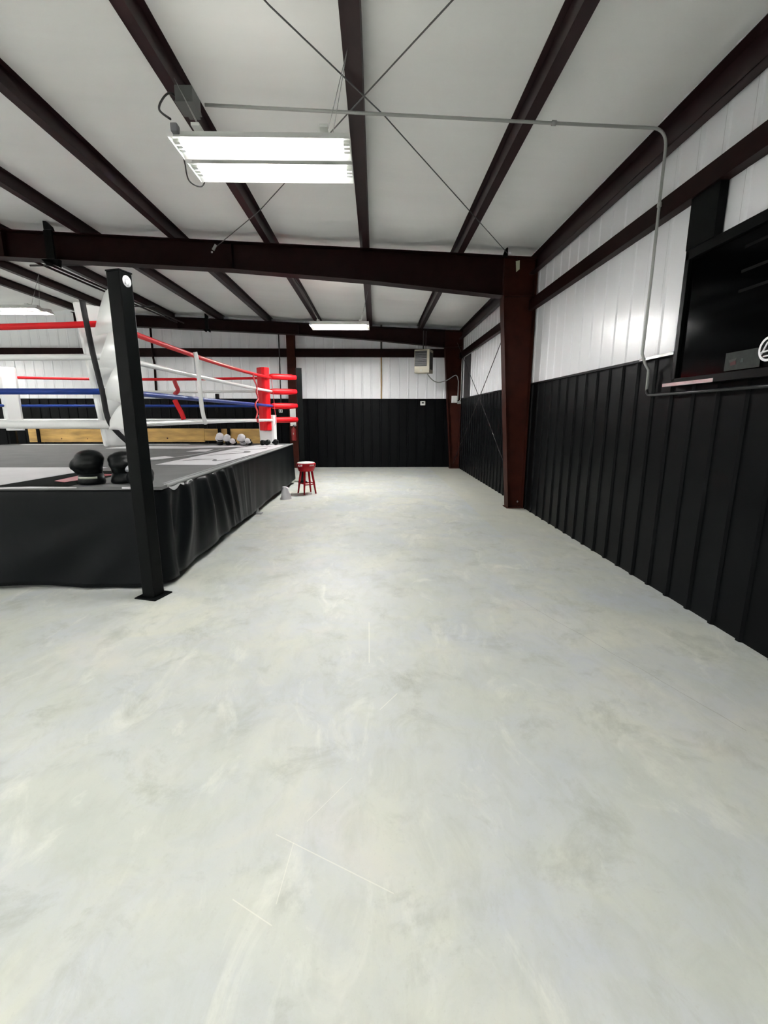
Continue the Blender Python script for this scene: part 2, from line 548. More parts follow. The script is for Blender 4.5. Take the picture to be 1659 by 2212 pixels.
# ------------------------------------------------------------------ steel frames
def rafter_depth(x):
    t = [(2.22, 0.636), (-0.078, 0.505), (-2.42, 0.43), (-6.2, 0.42), (RIDGE, 0.42)]
    if x >= t[0][0]:
        return t[0][1]
    for (a, da), (b, db) in zip(t[:-1], t[1:]):
        if b <= x <= a:
            return db + (da - db) * (x - b) / (a - b)
    return 0.42
def make_frame(y, k, labels, hi=1.0, side=1):
    """one half frame: rafter and column; flange front edge at y"""
    fw = 0.25
    yc = y + fw / 2
    mx = (lambda x: x) if side > 0 else (lambda x: 2 * RIDGE - x)
    r = thing('roof_beam', labels[0], 'roof beam', (mx(-3.0), yc, zpb(-3.0) - 0.2), group=None)
    inv = Matrix.Translation((-mx(-3.0), -yc, -(zpb(-3.0) - 0.2)))
    xs = [2.22, 1.0, -0.08, -1.2, -2.42, -4.0, -6.2, RIDGE]
    def bot(x):
        return zpb(x) - rafter_depth(x) * hi
    web, tf, bf = MB(), MB(), MB()
    T = 0.012
    for a, b in zip(xs[:-1], xs[1:]):
        web.add([(mx(x), yy, z) for x in (a, b) for yy in (yc - 0.006, yc + 0.006) for z in (bot(x) + T, zpb(x) - T)],
                [(0, 1, 3, 2), (4, 6, 7, 5), (0, 4, 5, 1), (2, 3, 7, 6), (1, 5, 7, 3), (0, 2, 6, 4)])
        tf.add([(mx(x), yy, z) for x in (a, b) for yy in (y, y + fw) for z in (zpb(x) - T, zpb(x))],
               [(0, 1, 3, 2), (4, 6, 7, 5), (0, 4, 5, 1), (2, 3, 7, 6), (1, 5, 7, 3), (0, 2, 6, 4)])
        bf.add([(mx(x), yy, z) for x in (a, b) for yy in (y, y + fw) for z in (bot(x), bot(x) + T)],
               [(0, 1, 3, 2), (4, 6, 7, 5), (0, 4, 5, 1), (2, 3, 7, 6), (1, 5, 7, 3), (0, 2, 6, 4)])
    for mbb, nm in ((web, 'web'), (tf, 'top_flange'), (bf, 'bottom_flange')):
        mbb.v = [tuple(inv @ Vector(p)) for p in mbb.v]
        mbb.build(nm, M_BROWN, r)
    st = MB()
    for x in (-2.42, -6.2):
        st.box(mx(x) - 0.006, mx(x) + 0.006, y + 0.02, y + fw - 0.02, bot(x) + T, zpb(x) - T, mtx=inv)
    st.build('splice_plate', M_BROWN, r)
    # column
    c = thing('steel_column', labels[1], 'column', (mx(2.68), yc, 0))
    iv = Matrix.Translation((-mx(2.68), -yc, 0))
    xo = 2.775
    zk = bot(2.22)
    zt = zpb(2.30)
    def col(poly, y0, y1, nm, m=M_COLUMN, bev=0):
        mb = MB().prism([(mx(px), pz) for px, pz in poly], y0, y1, 'y')
        mb.v = [tuple(iv @ Vector(p)) for p in mb.v]
        return mb.build(nm, m, c, bevel=bev)
    zo = zpb(2.78)
    col([(2.50, 0.015), (xo, 0.015), (xo, zo), (2.22, zt), (2.22, zk)], yc - 0.006, yc + 0.006, 'web')
    col([(2.50, 0.015), (2.512, 0.015), (2.232, zk), (2.22, zk)], y, y + fw, 'inner_flange')
    col([(xo, 0.015), (xo + 0.012, 0.015), (xo + 0.012, zo), (xo, zo)], y, y + fw, 'outer_flange')
    col([(2.22, zt - 0.012), (2.22, zt), (xo, zo), (xo, zo - 0.012)], y, y + fw, 'cap_plate')
    col([(2.22, zk - 0.006), (2.22, zk + 0.006), (xo, zk + 0.02), (xo, zk + 0.008)], y + 0.02, y + fw - 0.02, 'knee_stiffener')
    col([(2.22, zk), (2.232, zk), (2.232, zt), (2.22, zt)], y + 0.03, y + fw - 0.03, 'end_plate')
    col([(2.47, 0), (xo + 0.02, 0), (xo + 0.02, 0.015), (2.47, 0.015)], y - 0.01, y + fw + 0.01, 'base_plate', bev=0.003)
    if k == 0:
        MB().lathe([(0.0, 0.0), (0.022, 0.0), (0.022, 0.012), (0.0, 0.012)], 6).build('anchor_nut', M_CHROME, c, loc=(0.02, -0.05, 0.016))
        b2 = MB().ell((0, 0, 0), (0.016, 0.012, 0.02), n=10).build('bolt_head', M_GALV, c, loc=(0.03, -0.018, 0.11))
    return r, c
make_frame(8.47, 0, ['deep tapered dark brown beam crossing the whole room under the purlins, nearer of the two', 'red-brown tapered steel column nearer the camera, standing against the right wall'])
make_frame(15.28, 1, ['far dark brown roof beam just in front of the end wall', 'far red-brown steel column in the corner beside the end wall'], hi=0.80)
for yy in (1.62, -5.23, -12.08):
    for sd in (1,):
        make_frame(yy, 2, ['brown roof beam behind the photographer at %s' % {1.62: 'the near bay', -5.23: 'the middle bay', -12.08: 'the rear wall'}[yy],
                           'brown steel column behind the photographer at %s' % {1.62: 'the near bay', -5.23: 'the middle bay', -12.08: 'the rear wall'}[yy]], side=sd)

# purlins, Z sections running along the building
pl_labels = ['brown roof purlin right of centre, between the near-vertical one and the right wall',
             'near-vertical brown roof purlin running just right of the big double lamp',
             'brown roof purlin that passes directly above the big double lamp',
             'brown roof purlin entering at the upper left edge, next left of the double lamp',
             'brown roof purlin entering at the left edge lower than the double lamp',
             'dark roof purlin seen only beyond the near beam, left above the tall black ring post',
             'dark roof purlin seen only beyond the near beam at the far left',
             'dark roof purlin next to the ridge, above the far left lamp']
def zsec(x, zb, w2=0.105, h=0.16, t=0.004):
    s = x
    pts = [(s, zb), (s + w2, zb), (s + w2 + 0.012, zb + 0.02), (s + w2 + 0.009, zb + 0.023), (s + w2 - 0.002, zb + t), (s + t, zb + t), (s + t, zb + h - t),
            (s + t, zb + h), (s - w2 + 0.05, zb + h), (s - w2 + 0.05, zb + h - t), (s, zb + h - t)]
    return pts if x > -1 else [(2 * x - a, b) for a, b in pts]
for x, lb in zip(PURLIN_X, pl_labels):
    zb = zpb(x)
    mb = MB().prism([(u - x, z - zb) for u, z in zsec(x, zb)], YR + 0.1, YB - 0.02, 'y')
    o = mb.build('roof_purlin', M_BROWN2, loc=(x, 0, zb + 0.001))
    tag(o, lb, 'purlin', 'roof purlins')
# eave strut on the right
mb = MB()
x1, z0, z1 = XW - 0.03, 4.115, zpb(2.78) + 0.03
mb.box(x1 - 0.005, x1, YR + 0.1, YB - 0.05, z0, z1)
mb.box(x1 - 0.095, x1, YR + 0.1, YB - 0.05, z0, z0 + 0.005)
mb.box(x1 - 0.095, x1 - 0.09, YR + 0.1, YB - 0.05, z0, z0 + 0.028)
mb.box(x1 - 0.095, x1, YR + 0.1, YB - 0.05, z1 - 0.005, z1)
o = mb.build('eave_strut', M_BROWN2)
tag(o, 'brown steel eave strut along the top of the right wall, above the conduit bend', 'steel beam')
# wall girts
mb = MB()
gx = XW - 0.105
mb.prism([(XW - 0.008, 3.53), (gx, 3.53), (gx, 3.70), (gx + 0.004, 3.70), (gx + 0.02, 3.69), (gx + 0.02, 3.545), (XW - 0.008, 3.545)], YR + 0.1, YB - 0.02, 'y')
o = mb.build('wall_girt', M_BROWN)
tag(o, 'brown horizontal girt on the right wall, running above the black window frame', 'steel beam')
mb = MB()
gy = YB - 0.105
mb.prism([(YB - 0.008, 3.60), (gy, 3.60), (gy, 3.86), (gy + 0.02, 3.86), (gy + 0.02, 3.68), (gy, 3.74)], XL + 0.1, XW - 0.1, 'x')
o = mb.build('wall_girt', M_BROWN)
tag(o, 'brown horizontal girt on the far end wall below the far roof beam', 'steel beam')

# grey flashing strip in the far right corner
o = MB().box(XW - 0.05, XW - 0.012, 14.0, 14.75, WAINS + 0.015, 3.53).build('trim_1', M_STRIP)
struct(o, 'grey corner flashing')
o = MB().box(0.178, 0.222, YB - 0.03, YB - 0.012, WAINS + 0.015, 3.60).build('trim_2', M_BATTEN)
struct(o, 'thin tan batten on end wall')
o = MB().box(0.17, 0.23, YB - 0.05, YB - 0.012, 3.86, 4.6).build('trim_3', M_STRIP)
struct(o)

# end wall post behind the ring corner
def wall_post(x, label):
    p = thing('wall_post', label, 'column', (x, YB - 0.12, 0))
    z = zpb(x) - 0.3
    MB().box(-0.13, 0.13, -0.11, -0.10, 0.01, z).build('front_flange', M_COLUMN, p)
    MB().box(-0.13, 0.13, 0.08, 0.09, 0.01, z).build('rear_flange', M_COLUMN, p)
    MB().box(-0.006, 0.006, -0.10, 0.08, 0.01, z).build('web', M_COLUMN, p)
    MB().box(-0.15, 0.15, -0.115, 0.10, 0, 0.01).build('base_plate', M_COLUMN, p)
    return p
wp = wall_post(-2.72, 'slim brown steel post on the end wall right behind the red ring corner')
sg = MB().box(-0.10, 0.09, -0.118, -0.111, 1.40, 2.02).build('white_sleeve', M_PLASTW, wp)
sg['label'] = 'white wrap on the post'

# fire extinguisher in front of that post
fe = thing('fire_extinguisher', 'small red cylinder hanging on the slim brown post behind the ring corner', 'fire extinguisher', (-2.70, YB - 0.34, 0.92))
MB().lathe([(0, 0), (0.07, 0), (0.082, 0.02), (0.082, 0.34), (0.065, 0.39), (0.03, 0.42), (0.025, 0.45), (0, 0.45)], 20).build('tank', M_EXTRED, fe)
MB().box(-0.012, 0.012, -0.09, -0.08, 0.2, 0.26).build('tank_label', M_LABEL, fe)
MB().box(-0.02, 0.07, -0.012, 0.012, 0.45, 0.475).box(-0.02, 0.08, -0.01, 0.01, 0.495, 0.51).box(-0.02, 0.0, -0.01, 0.01, 0.47, 0.5).build('handle', M_CORD, fe)
MB().box(-0.03, 0.03, 0.07, 0.13, 0.1, 0.4).build('bracket', M_CORD, fe)

# ------------------------------------------------------------------ window on the right wall
xf = XW - 0.075
win = MB()
Y0, Y1, Z0, Z1 = 1.75, 4.36, 2.02, 3.10
win.box(xf, XW - 0.01, Y1 - 0.055, Y1, Z0, Z1)
win.box(xf, XW - 0.01, Y0, Y0 + 0.055, Z0, Z1)
win.box(xf, XW - 0.01, Y0, Y1, Z1 - 0.06, Z1 + 0.02)
win.box(xf, XW - 0.01, Y0, Y1, Z0 - 0.02, Z0 + 0.02)
wo = struct(win.build('window_1', M_TRIM, bevel=0.004), 'black framed serving window in the right wall')
MB().box(XW - 0.045, XW - 0.03, Y0 + 0.05, Y1 - 0.05, Z0 + 0.02, Z1 - 0.06).build('glass', M_GLASS, wo)
MB().box(xf - 0.035, XW - 0.01, Y0 - 0.03, Y1 + 0.045, Z0 - 0.045, Z0 - 0.02).build('sill', M_TRIM, wo)
MB().box(xf - 0.04, xf - 0.033, 3.75, Y1 + 0.05, Z0 - 0.048, Z0 - 0.018).build('sill_edge', M_CHROME, wo)
MB().box(xf - 0.005, XW - 0.01, 4.02, 4.36, Z1 + 0.02, 3.53).build('jamb_post', M_TRIM, wo)
sl = MB()
for z in (2.62, 2.76, 2.93):
    sl.box(XW - 0.050, XW - 0.0455, Y0 + 0.06, 3.70 if z > 2.6 else 3.6, z, z + 0.02)
sl.build('glass_bands', M_FRAMEBK, wo)  # dark horizontal bands just in front of the glass
# wainscot trim step beside the window
o = MB().box(XW - 0.052, XW - 0.012, 4.40, 4.96, WAINS - 0.006, WAINS + 0.020).build('trim_4', M_CHROME)
struct(o, 'bright metal ledge at the wainscot top')
# round badge and small card in the window
bd = thing('round_sign', 'round black sign with white rim and strokes inside the black window at right edge', 'sign', (XW - 0.062, 3.315, 2.165))
rg = MB()
def ringx(mb, r0, r1, z=0, n=40, d=0.004):
    vs, fs = [], []
    for k in range(n):
        a = 2 * PI * k / n
        for r in (r0, r1):
            for dx in (0, d):
                vs.append((-dx, r * math.cos(a), r * math.sin(a)))
    for k in range(n):
        a, b = 4 * k, 4 * ((k + 1) % n)
        fs += [(a + 1, a + 3, b + 3, b + 1), (a, a + 1, b + 1, b), (a + 2, b + 2, b + 3, a + 3), (a, b, b + 2, a + 2)]
    mb.add(vs, fs)
ringx(rg, 0.068, 0.085)
rg.build('rim', M_STKW, bd)
ps = MB()
ps.lathe([(0, 0), (0.07, 0), (0.07, 0.003), (0, 0.003)], 32)
ps.v = [(-z, x, y) for x, y, z in ps.v]
ps.build('face', M_TRIM, bd)
st = MB()
for (a, b) in (((0.052, -0.035), (0.01, 0.045)), ((0.01, 0.045), (-0.03, 0.02)), ((0.055, -0.02), (-0.02, -0.012)), ((0.03, -0.05), (-0.03, -0.045))):
    st.sweep([(-0.006, a[0], a[1]), (-0.006, b[0], b[1])], 0.006, 6)
st.build('strokes', M_STKW, bd)
cd = thing('poster', 'dim green-grey picture with a red patch in the lower corner of the black window', 'poster', (XW - 0.056, 3.58, 2.12))
MB().box(-0.004, 0, -0.20, 0.14, -0.07, 0.065).build('sheet', M_CARD, cd)
MB().prism([(0.02, -0.03), (0.075, -0.035), (0.085, -0.01), (0.03, 0.0)], -0.0055, -0.004, 'x').build('red_patch', mat('faded red print', (0.06, 0.012, 0.014), 0.7), cd)
MB().prism([(0.03, 0.0), (0.09, -0.012), (0.10, 0.008), (0.02, 0.018)], -0.0055, -0.004, 'x').build('pale_patch', mat('faded pale print', (0.04, 0.038, 0.036), 0.7), cd)
MB().prism([(-0.045, -0.02), (-0.02, -0.02), (-0.025, 0.01), (-0.045, 0.008)], -0.0055, -0.004, 'x').build('grey_patch', mat('faded grey print', (0.035, 0.043, 0.043), 0.7), cd)

# ------------------------------------------------------------------ conduits, boxes, bracing
cp = [(-1.50, 4.74, 4.405), (-0.2, 4.74, 4.36), (1.4, 4.735, 4.30), (2.50, 4.73, 4.262)]
cp += arc((2.52, 4.73, 4.262), (2.66, 4.73, 4.255), (2.66, 4.73, 4.10), 8)
cp += [(2.66, 4.73, 3.0), (2.66, 4.74, 2.31)]
cp += [(2.70, 4.745, 2.22), (2.745, 4.75, 2.16), (2.75, 4.75, 1.96)]
o = MB().sweep(cp, 0.0135, 10).build('electrical_conduit', M_GALV)
tag(o, 'grey metal conduit running under the purlins from lamp to right wall, bending down it', 'conduit')
cl = MB()
for p in ((1.62, 4.735, 4.293),):
    cl.sweep([(p[0] - 0.02, p[1], p[2]), (p[0] + 0.02, p[1], p[2])], 0.021, 10)
cl.build('coupling', M_GALV, o)
cl = MB().sweep([(2.66, 4.73, 3.62), (2.66, 4.73, 3.655)], 0.02, 10).build('strap', M_GALV, o)
M_CONDBK = mat('black painted conduit', (0.012, 0.013, 0.014), 0.3)
cq = arc((2.75, 4.75, 1.97), (2.75, 4.75, 1.915), (2.75, 4.69, 1.91), 5) + [(2.75, 4.0, 1.91), (2.75, 2.0, 1.91)]
o2 = MB().sweep(cq, 0.0135, 10).build('painted_run', M_CONDBK, o)

jb = thing('junction_box', 'grey junction box on the purlin at the left end of the conduit, above the lamp', 'junction box', (-1.62, 4.66, 4.33))
MB().box(-0.075, 0.075, -0.10, 0.10, 0, 0.12).build('box', M_BOXGREY, jb, bevel=0.006)
MB().box(-0.08, 0.08, -0.105, 0.105, -0.006, 0.0).build('cover', M_BOXGREY, jb)
MB().box(-0.05, 0.05, 0.105, 0.16, 0.0, 0.10).build('outlet', M_BOXGREY, jb, bevel=0.006)

def rod(pts, label, name='brace_rod', r=0.0062, hook=None, m=None):
    o = MB().sweep(pts, r, 6).build(name, m or M_ROD)
    tag(o, label, 'brace rod')
    return o
rod([(-2.66, 8.50, 4.50), (-1.60, 7.1, 4.49), (-0.228, 4.88, 4.445), (0.528, 3.65, 4.405), (1.6, 1.9, 4.37)], 'thin roof brace rod rising from the near beam and passing behind the double lamp')
rod([(2.20, 8.30, 4.365), (1.143, 6.6, 4.40), (0.09, 4.9, 4.43), (-0.72, 3.81, 4.47), (-1.8, 2.0, 4.50)], 'thin roof brace rod from the knee of the near column to the top left')
hk = thing('rod_clip', 'small bright clip where the brace rod meets the near beam left of centre', 'clip', (-2.68, 8.455, 4.47))
MB().box(-0.02, 0.02, -0.012, 0.012, -0.05, 0.05, mtx=Matrix.Rotation(0.6, 4, 'Y')).build('clip', M_GALV, hk)
MB().box(-0.015, 0.015, -0.012, 0.012, -0.015, 0.015, mtx=Matrix.Translation((-0.045, 0, -0.075))).build('nut', M_CHROME, hk)
rod([(2.60, 8.60, 3.96), (2.60, 11.70, 2.20), (2.60, 15.35, 0.16)], 'diagonal wall brace rod between the two columns, high at the near column', r=0.009, m=M_STRIP)
rod([(2.62, 8.60, 0.38), (2.62, 11.9, 2.19), (2.62, 15.35, 4.0)], 'diagonal wall brace rod between the two columns, high at the far column', r=0.009, m=M_STRIP)

# tag on the near column knee, fins of clamps on the beams
tg = thing('hanging_tag', 'pale green-white tag hanging on the knee of the near column', 'tag', (2.43, 8.45, 4.20))
MB().prism([(-0.035, 0.085), (0.03, 0.10), (0.035, -0.04), (-0.02, -0.085)], -0.006, 0.0, 'y').build('card', M_TAG, tg)
MB().sweep([(0, -0.003, 0.08), (-0.02, 0.0, 0.17)], 0.003, 6).build('string', M_CORD, tg)
fn = thing('beam_clip', 'small dark pointed clip with bright knob above the near beam by the column', 'clamp', (2.22, 8.46, 4.385))
MB().prism([(-0.05, -0.02), (0.035, -0.02), (0.035, 0.10), (0.02, 0.12), (-0.01, 0.09)], -0.01, 0.05, 'y').build('plate', M_TRIM, fn, bevel=0.004)
MB().ell((0.07, 0.0, 0.03), (0.03, 0.02, 0.02), n=10).build('knob', M_STKW, fn)

def clamp(x, y, z, s, label, h):
    c = thing('beam_clamp', label, 'clamp', (x, y, z))
    c.scale = (s, s, s)
    MB().prism([(-0.02, 0.0), (0.12, 0.0), (0.10, 0.06), (0.03, 0.13), (-0.02, 0.155)], -0.05, 0.03, 'y').build('top_jaw', M_TRIM, c, bevel=0.008)
    MB().prism([(-0.13, -h), (-0.05, -h - 0.09), (0.0, -h - 0.10), (0.04, -h - 0.03), (0.05, -h - 0.02), (0.12, -h - 0.11), (0.15, -h - 0.12), (0.17, -h)], -0.05, 0.03, 'y').build('lower_hooks', M_TRIM, c, bevel=0.008)
    MB().box(-0.03, 0.10, -0.045, -0.01, -h, 0.0).build('strap', M_TRIM, c)
    return c
clamp(-5.42, 8.46, 4.705, 1.0, 'black hooked clamp gripping the near roof beam at upper left', 0.44)
clamp(-5.25, 15.22, 4.70, 0.8, 'small black clamp on the far roof beam left of the lit far lamp', 0.42)

# track of pipes under the purlin beyond the near beam, left
pk = thing('pipe_rack', 'dark pair of pipes hung under the roof beyond the near beam at far left', 'pipes', (-6.0, 10.9, 4.3))
MB().sweep([(-0.35, -2.2, 0.22), (-0.05, 4.1, 0.22)], 0.022, 8).sweep([(-0.15, -2.2, 0.20), (0.15, 4.1, 0.20)], 0.022, 8).build('long_pipe', M_BROWN2, pk)
MB().sweep([(-0.55, -1.3, 0.21), (0.85, -1.3, 0.24)], 0.018, 8).build('cross_pipe', M_STRIP, pk)
MB().sweep([(-0.4, 1.9, 0.19), (0.3, 1.9, 0.19)], 0.018, 8).build('cross_bar', M_STRIP, pk)

# ------------------------------------------------------------------ lamps
def make_lamp(label, loc, drop, group='double fluorescent lamps', detail=True, mtube=None):
    L_ = 1.32
    t = thing('hanging_lamp', label, 'lamp', loc, group=group)
    for s, y0 in ((0, -0.335), (1, 0.025)):
        wd = 0.31
        yc = y0 + wd / 2
        pr = [(y0, 0.0), (y0 + 0.004, 0.0), (y0 + 0.10, 0.034), (yc - 0.05, 0.034), (yc - 0.035, 0.04), (yc + 0.035, 0.04), (yc + 0.05, 0.034), (y0 + wd - 0.10, 0.034),
              (y0 + wd - 0.004, 0.0), (y0 + wd, 0.0), (y0 + wd - 0.098, 0.04), (yc + 0.06, 0.04), (yc + 0.05, 0.09), (yc - 0.05, 0.09), (yc - 0.06, 0.04), (y0 + 0.098, 0.04)]
        rf = MB().prism(pr, -L_ / 2, L_ / 2, 'x').build('reflector', M_FIXT, t)
        for e in (-1, 1):
            MB().prism([(y0, -0.004), (y0 + wd, -0.004), (y0 + wd - 0.09, 0.046), (y0 + 0.09, 0.046)], e * (L_ / 2), e * (L_ / 2 + 0.006), 'x').build('end_plate', M_FIXT, rf)
        for k in (-1, 0, 1):
            yy = yc + k * 0.052
            MB().sweep([(-L_ / 2 + 0.055, yy, 0.02), (L_ / 2 - 0.055, yy, 0.02)], 0.0135, 10).build('tube', mtube or M_TUBE, rf)
            if detail:
                for e in (-1, 1):
                    MB().box(min(e * (L_ / 2 - 0.05), e * (L_ / 2 - 0.004)), max(e * (L_ / 2 - 0.05), e * (L_ / 2 - 0.004)), yy - 0.016, yy + 0.016, 0.008, 0.036).build('lamp_holder', M_PLASTW, rf)
    for sx in (-1, 1):
        MB().box(sx * 0.47 - 0.03, sx * 0.47 + 0.03, -0.30, 0.30, 0.09, 0.11).build('cross_bar', M_FIXT, t)
        for sy in (-0.12, 0.12):
            MB().sweep([(sx * 0.47, sy, 0.11), (0.64, 0.0, drop) if sx > 0 else (-0.86, 0.42 if mtube is None else 0.0, drop + 0.05)], 0.003, 6).build('suspension_wire', M_GALV, t)
    if detail:
        # upward area light added to brighten the roof lining above the lamp
        ld = bpy.data.lights.new('added_uplight', 'AREA')
        ld.shape = 'RECTANGLE'
        ld.size, ld.size_y = 1.2, 0.5
        ld.energy = 1.4
        ld.color = (1.0, 0.97, 0.90)
        lo = bpy.data.objects.new('added_uplight', ld)
        COL.objects.link(lo)
        lo.parent = t
        lo.location = (0, 0, 0.15)
        lo.rotation_euler = (PI, 0, 0)
    return t
lamp0 = make_lamp('big bright double fluorescent lamp hanging overhead at upper left of centre', (-0.845, 4.19, 3.70), 0.775)
# its feed cords and socket
MB().box(-0.66, -0.61, -0.28, -0.22, 0.065, 0.12).build('socket_box', M_GREY, lamp0, bevel=0.005)
MB().sweep(smoothpath([(-0.84, 0.44, 0.68), (-0.88, 0.36, 0.68), (-0.88, 0.20, 0.55), (-0.80, -0.10, 0.30), (-0.66, -0.26, 0.15)]), 0.008, 8).build('power_cord', M_CORD, lamp0)
MB().sweep(smoothpath([(-0.66, -0.10, 0.06), (-0.68, 0.02, 0.0), (-0.72, 0.20, -0.05), (-0.67, 0.36, -0.02), (-0.60, 0.33, 0.08)]), 0.006, 8).build('link_cord', M_CORD, lamp0)
lamp1 = make_lamp('bright double lamp hanging low before the far roof beam, right of the ring', (-0.80, 11.15, 3.70), 0.775, mtube=M_TUBE_RAISED)
MB().sweep(smoothpath([(-0.45, -0.3, 0.12), (-0.62, -1.1, 0.45), (-0.72, -1.7, 0.55), (-0.70, -1.75, 0.70), (-0.60, -1.6, 0.76)]), 0.008, 8).build('power_cord', M_CORD, lamp1)
spec = [(-7.95, 10.95, 3.97, 'bright lamp at the far left beyond the ring, just above the red rope', 0.74)]
for lx in (-0.8, -7.95, -14.8):
    for ly, nm in ((4.19, 'near'), (11.0, 'far'), (-0.6, 'rear'), (-7.6, 'rearmost')):
        if (lx, ly) in ((-0.8, 4.19), (-0.8, 11.0), (-7.95, 11.0)):
            continue
        side = {-0.8: 'aisle', -7.95: 'middle', -14.8: 'left'}[lx]
        spec.append((lx, ly, zpb(lx) - 0.80, 'double fluorescent lamp outside the view, %s one of the %s row' % (nm, side), 0.74))
plain = make_lamp('far lamp', (0, 0, 0), 0.775, detail=False, mtube=M_TUBE_MID)
strong = make_lamp('far lamp', (0, 0, 0), 0.775, detail=False, mtube=M_TUBE_BOOST)
seen = set()
for i, (x, y, z, lb, d) in enumerate(spec):
    src = strong if (y < -5 or x < -10) else plain  # unseen rearmost and left lamps get boosted tubes for more bounce
    c = src if src.name not in seen else copy_tree(src)
    seen.add(src.name)
    c.location = (x, y, z)
    c['label'] = lb

# ------------------------------------------------------------------ unit heater and its wiring on the far wall
ht = thing('unit_heater', 'beige box heater with dark louvres hanging from the far beam near the corner', 'heater', (1.42, 14.2, 2.96))
ht.rotation_euler = (0, 0, math.radians(-22))
MB().box(-0.21, 0.25, -0.20, 0.20, 0, 0.66).build('housing', M_BEIGE, ht, bevel=0.012)
lv = MB().box(-0.19, 0.17, -0.212, -0.198, 0.19, 0.62)
lv.build('louvre_panel', M_LOUV, ht)
lv = MB()
for k in range(8):
    z = 0.215 + k * 0.05
    lv.box(-0.18, 0.16, -0.235, -0.213, z, z + 0.006, mtx=Matrix.Rotation(0, 4, 'X'))
lv.build('louvre_blades', M_TRIM, ht)
MB().box(0.245, 0.252, -0.17, 0.17, 0.10, 0.58).build('side_vent', M_STRIP, ht)
MB().sweep([(0.0, 0.0, 0.66), (0.0, 0.0, 1.21)], 0.016, 8).sweep([(0.05, 0.1, 0.66), (0.05, 0.1, 1.21)], 0.01, 8).build('hanger_rod', M_STRIP, ht)
MB().box(-0.04, 0.04, -0.205, -0.198, 0.04, 0.10).build('control_plate', M_LABEL, ht)
o = MB().sweep(smoothpath([(1.55, 14.2, 2.955), (1.72, 14.4, 2.80), (1.95, 14.7, 2.74), (2.25, 14.95, 2.82), (2.52, 15.15, 2.98), (2.62, 15.2, 2.96), (2.665, 15.2, 2.80)]), 0.014, 8).build('flexible_conduit', M_GALV)
tag(o, 'grey flexible cable drooping from the heater across the far column', 'cable')
o = MB().sweep([(2.665, 15.2, 2.82), (2.665, 15.2, 2.24), (2.62, 15.22, 2.18)], 0.014, 8).build('electrical_conduit', M_GALV)
tag(o, 'short vertical conduit on the far column carrying the heater cable down', 'conduit')
o = MB().sweep([(2.76, 12.5, 3.50)] + arc((2.76, 15.0, 3.50), (2.76, 15.2, 3.5), (2.76, 15.2, 3.35), 6) + [(2.76, 15.2, 2.24), (2.70, 15.2, 2.17)], 0.013, 8).build('electrical_conduit', M_GALV)
tag(o, 'tall vertical conduit beside the far column, bending at top along the right wall girt', 'conduit')
sw = thing('switch_box', 'white disconnect box on the far red-brown column', 'switch box', (2.56, 15.26, 2.14))
MB().box(-0.085, 0.085, -0.06, 0.06, 0, 0.22).build('box', M_PLASTW, sw, bevel=0.006)
MB().box(-0.07, 0.07, -0.066, -0.06, 0.015, 0.205).build('door', M_PLASTW, sw)
sw2 = thing('outlet_box', 'small grey box at the foot of the conduits by the far column', 'outlet box', (2.70, 15.18, 2.10))
MB().box(-0.05, 0.06, -0.04, 0.04, 0, 0.09).build('box', M_GALV, sw2, bevel=0.005)
th = thing('thermostat', 'white rounded thermostat high on the black end wall wainscot', 'thermostat', (1.585, YB - 0.03, 2.14))
MB().box(-0.085, 0.085, -0.025, 0.008, -0.07, 0.07).build('case', M_PLASTW, th, bevel=0.02)
MB().box(-0.035, 0.035, -0.029, -0.024, -0.01, 0.035).build('display', M_LOUV, th)
# wiring behind the ring
o = MB().sweep([(-3.10, YB - 0.14, 4.3), (-3.10, YB - 0.14, 3.88), (-3.10, YB - 0.125, 3.5), (-3.12, YB - 0.05, 3.4), (-3.14, YB - 0.045, 1.97)], 0.02, 8).build('electrical_conduit', M_STRIP)
tag(o, 'thin dark conduit down the end wall to the white outlet behind the ring corner', 'conduit')
ou = thing('wall_outlet', 'small white outlet on the black end wall seen between the red ring corner tubes', 'outlet', (-3.16, YB - 0.03, 1.885))
MB().box(-0.06, 0.06, -0.02, 0.008, -0.05, 0.05).build('plate', M_PLASTW, ou, bevel=0.004)
MB().box(-0.04, -0.015, -0.024, -0.018, -0.03, 0.03).box(0.015, 0.04, -0.024, -0.018, -0.03, 0.03).build('sockets', M_LOUV, ou)
o = MB().sweep([(-7.15, YB - 0.16, 4.45), (-7.15, YB - 0.16, 3.55), (-7.18, YB - 0.05, 3.4), (-7.22, YB - 0.05, 2.3)], 0.035, 8).build('downpipe', M_BROWN)
tag(o, 'brown vertical pipe on the end wall seen through the ring ropes', 'pipe')

# ------------------------------------------------------------------ boxing ring
RX0, RX1, RY0, RY1 = -9.25, -2.14, 4.55, 11.95
RZ = 1.02
ring = thing('boxing_ring', 'raised boxing ring with black skirt, four coloured ropes and padded corners', 'boxing ring', (-5.7, 8.25, 0))
IV = Matrix.Translation((5.7, -8.25, 0))
def rb(mb, name, m, parent=ring, **k):
    mb.v = [tuple(IV @ Vector(p)) for p in mb.v]
    return mb.build(name, m, parent, **k)
fr = MB().box(RX0 + 0.08, RX1 - 0.07, RY0 + 0.08, RY1 - 0.08, 0.06, RZ - 0.03)
for lx in (RX0 + 0.2, -5.7, RX1 - 0.2):
    for ly in (RY0 + 0.2, 8.25, RY1 - 0.2):
        fr.box(lx - 0.05, lx + 0.05, ly - 0.05, ly + 0.05, 0, 0.07)
rb(fr, 'platform', M_FRAMEBK)
ft = MB().box(-2.22, -2.03, 8.00, 8.12, 0.0, 0.02).box(-2.14, -2.10, 8.03, 8.09, 0.02, 0.10)
rb(ft, 'foot', M_CEDGE)
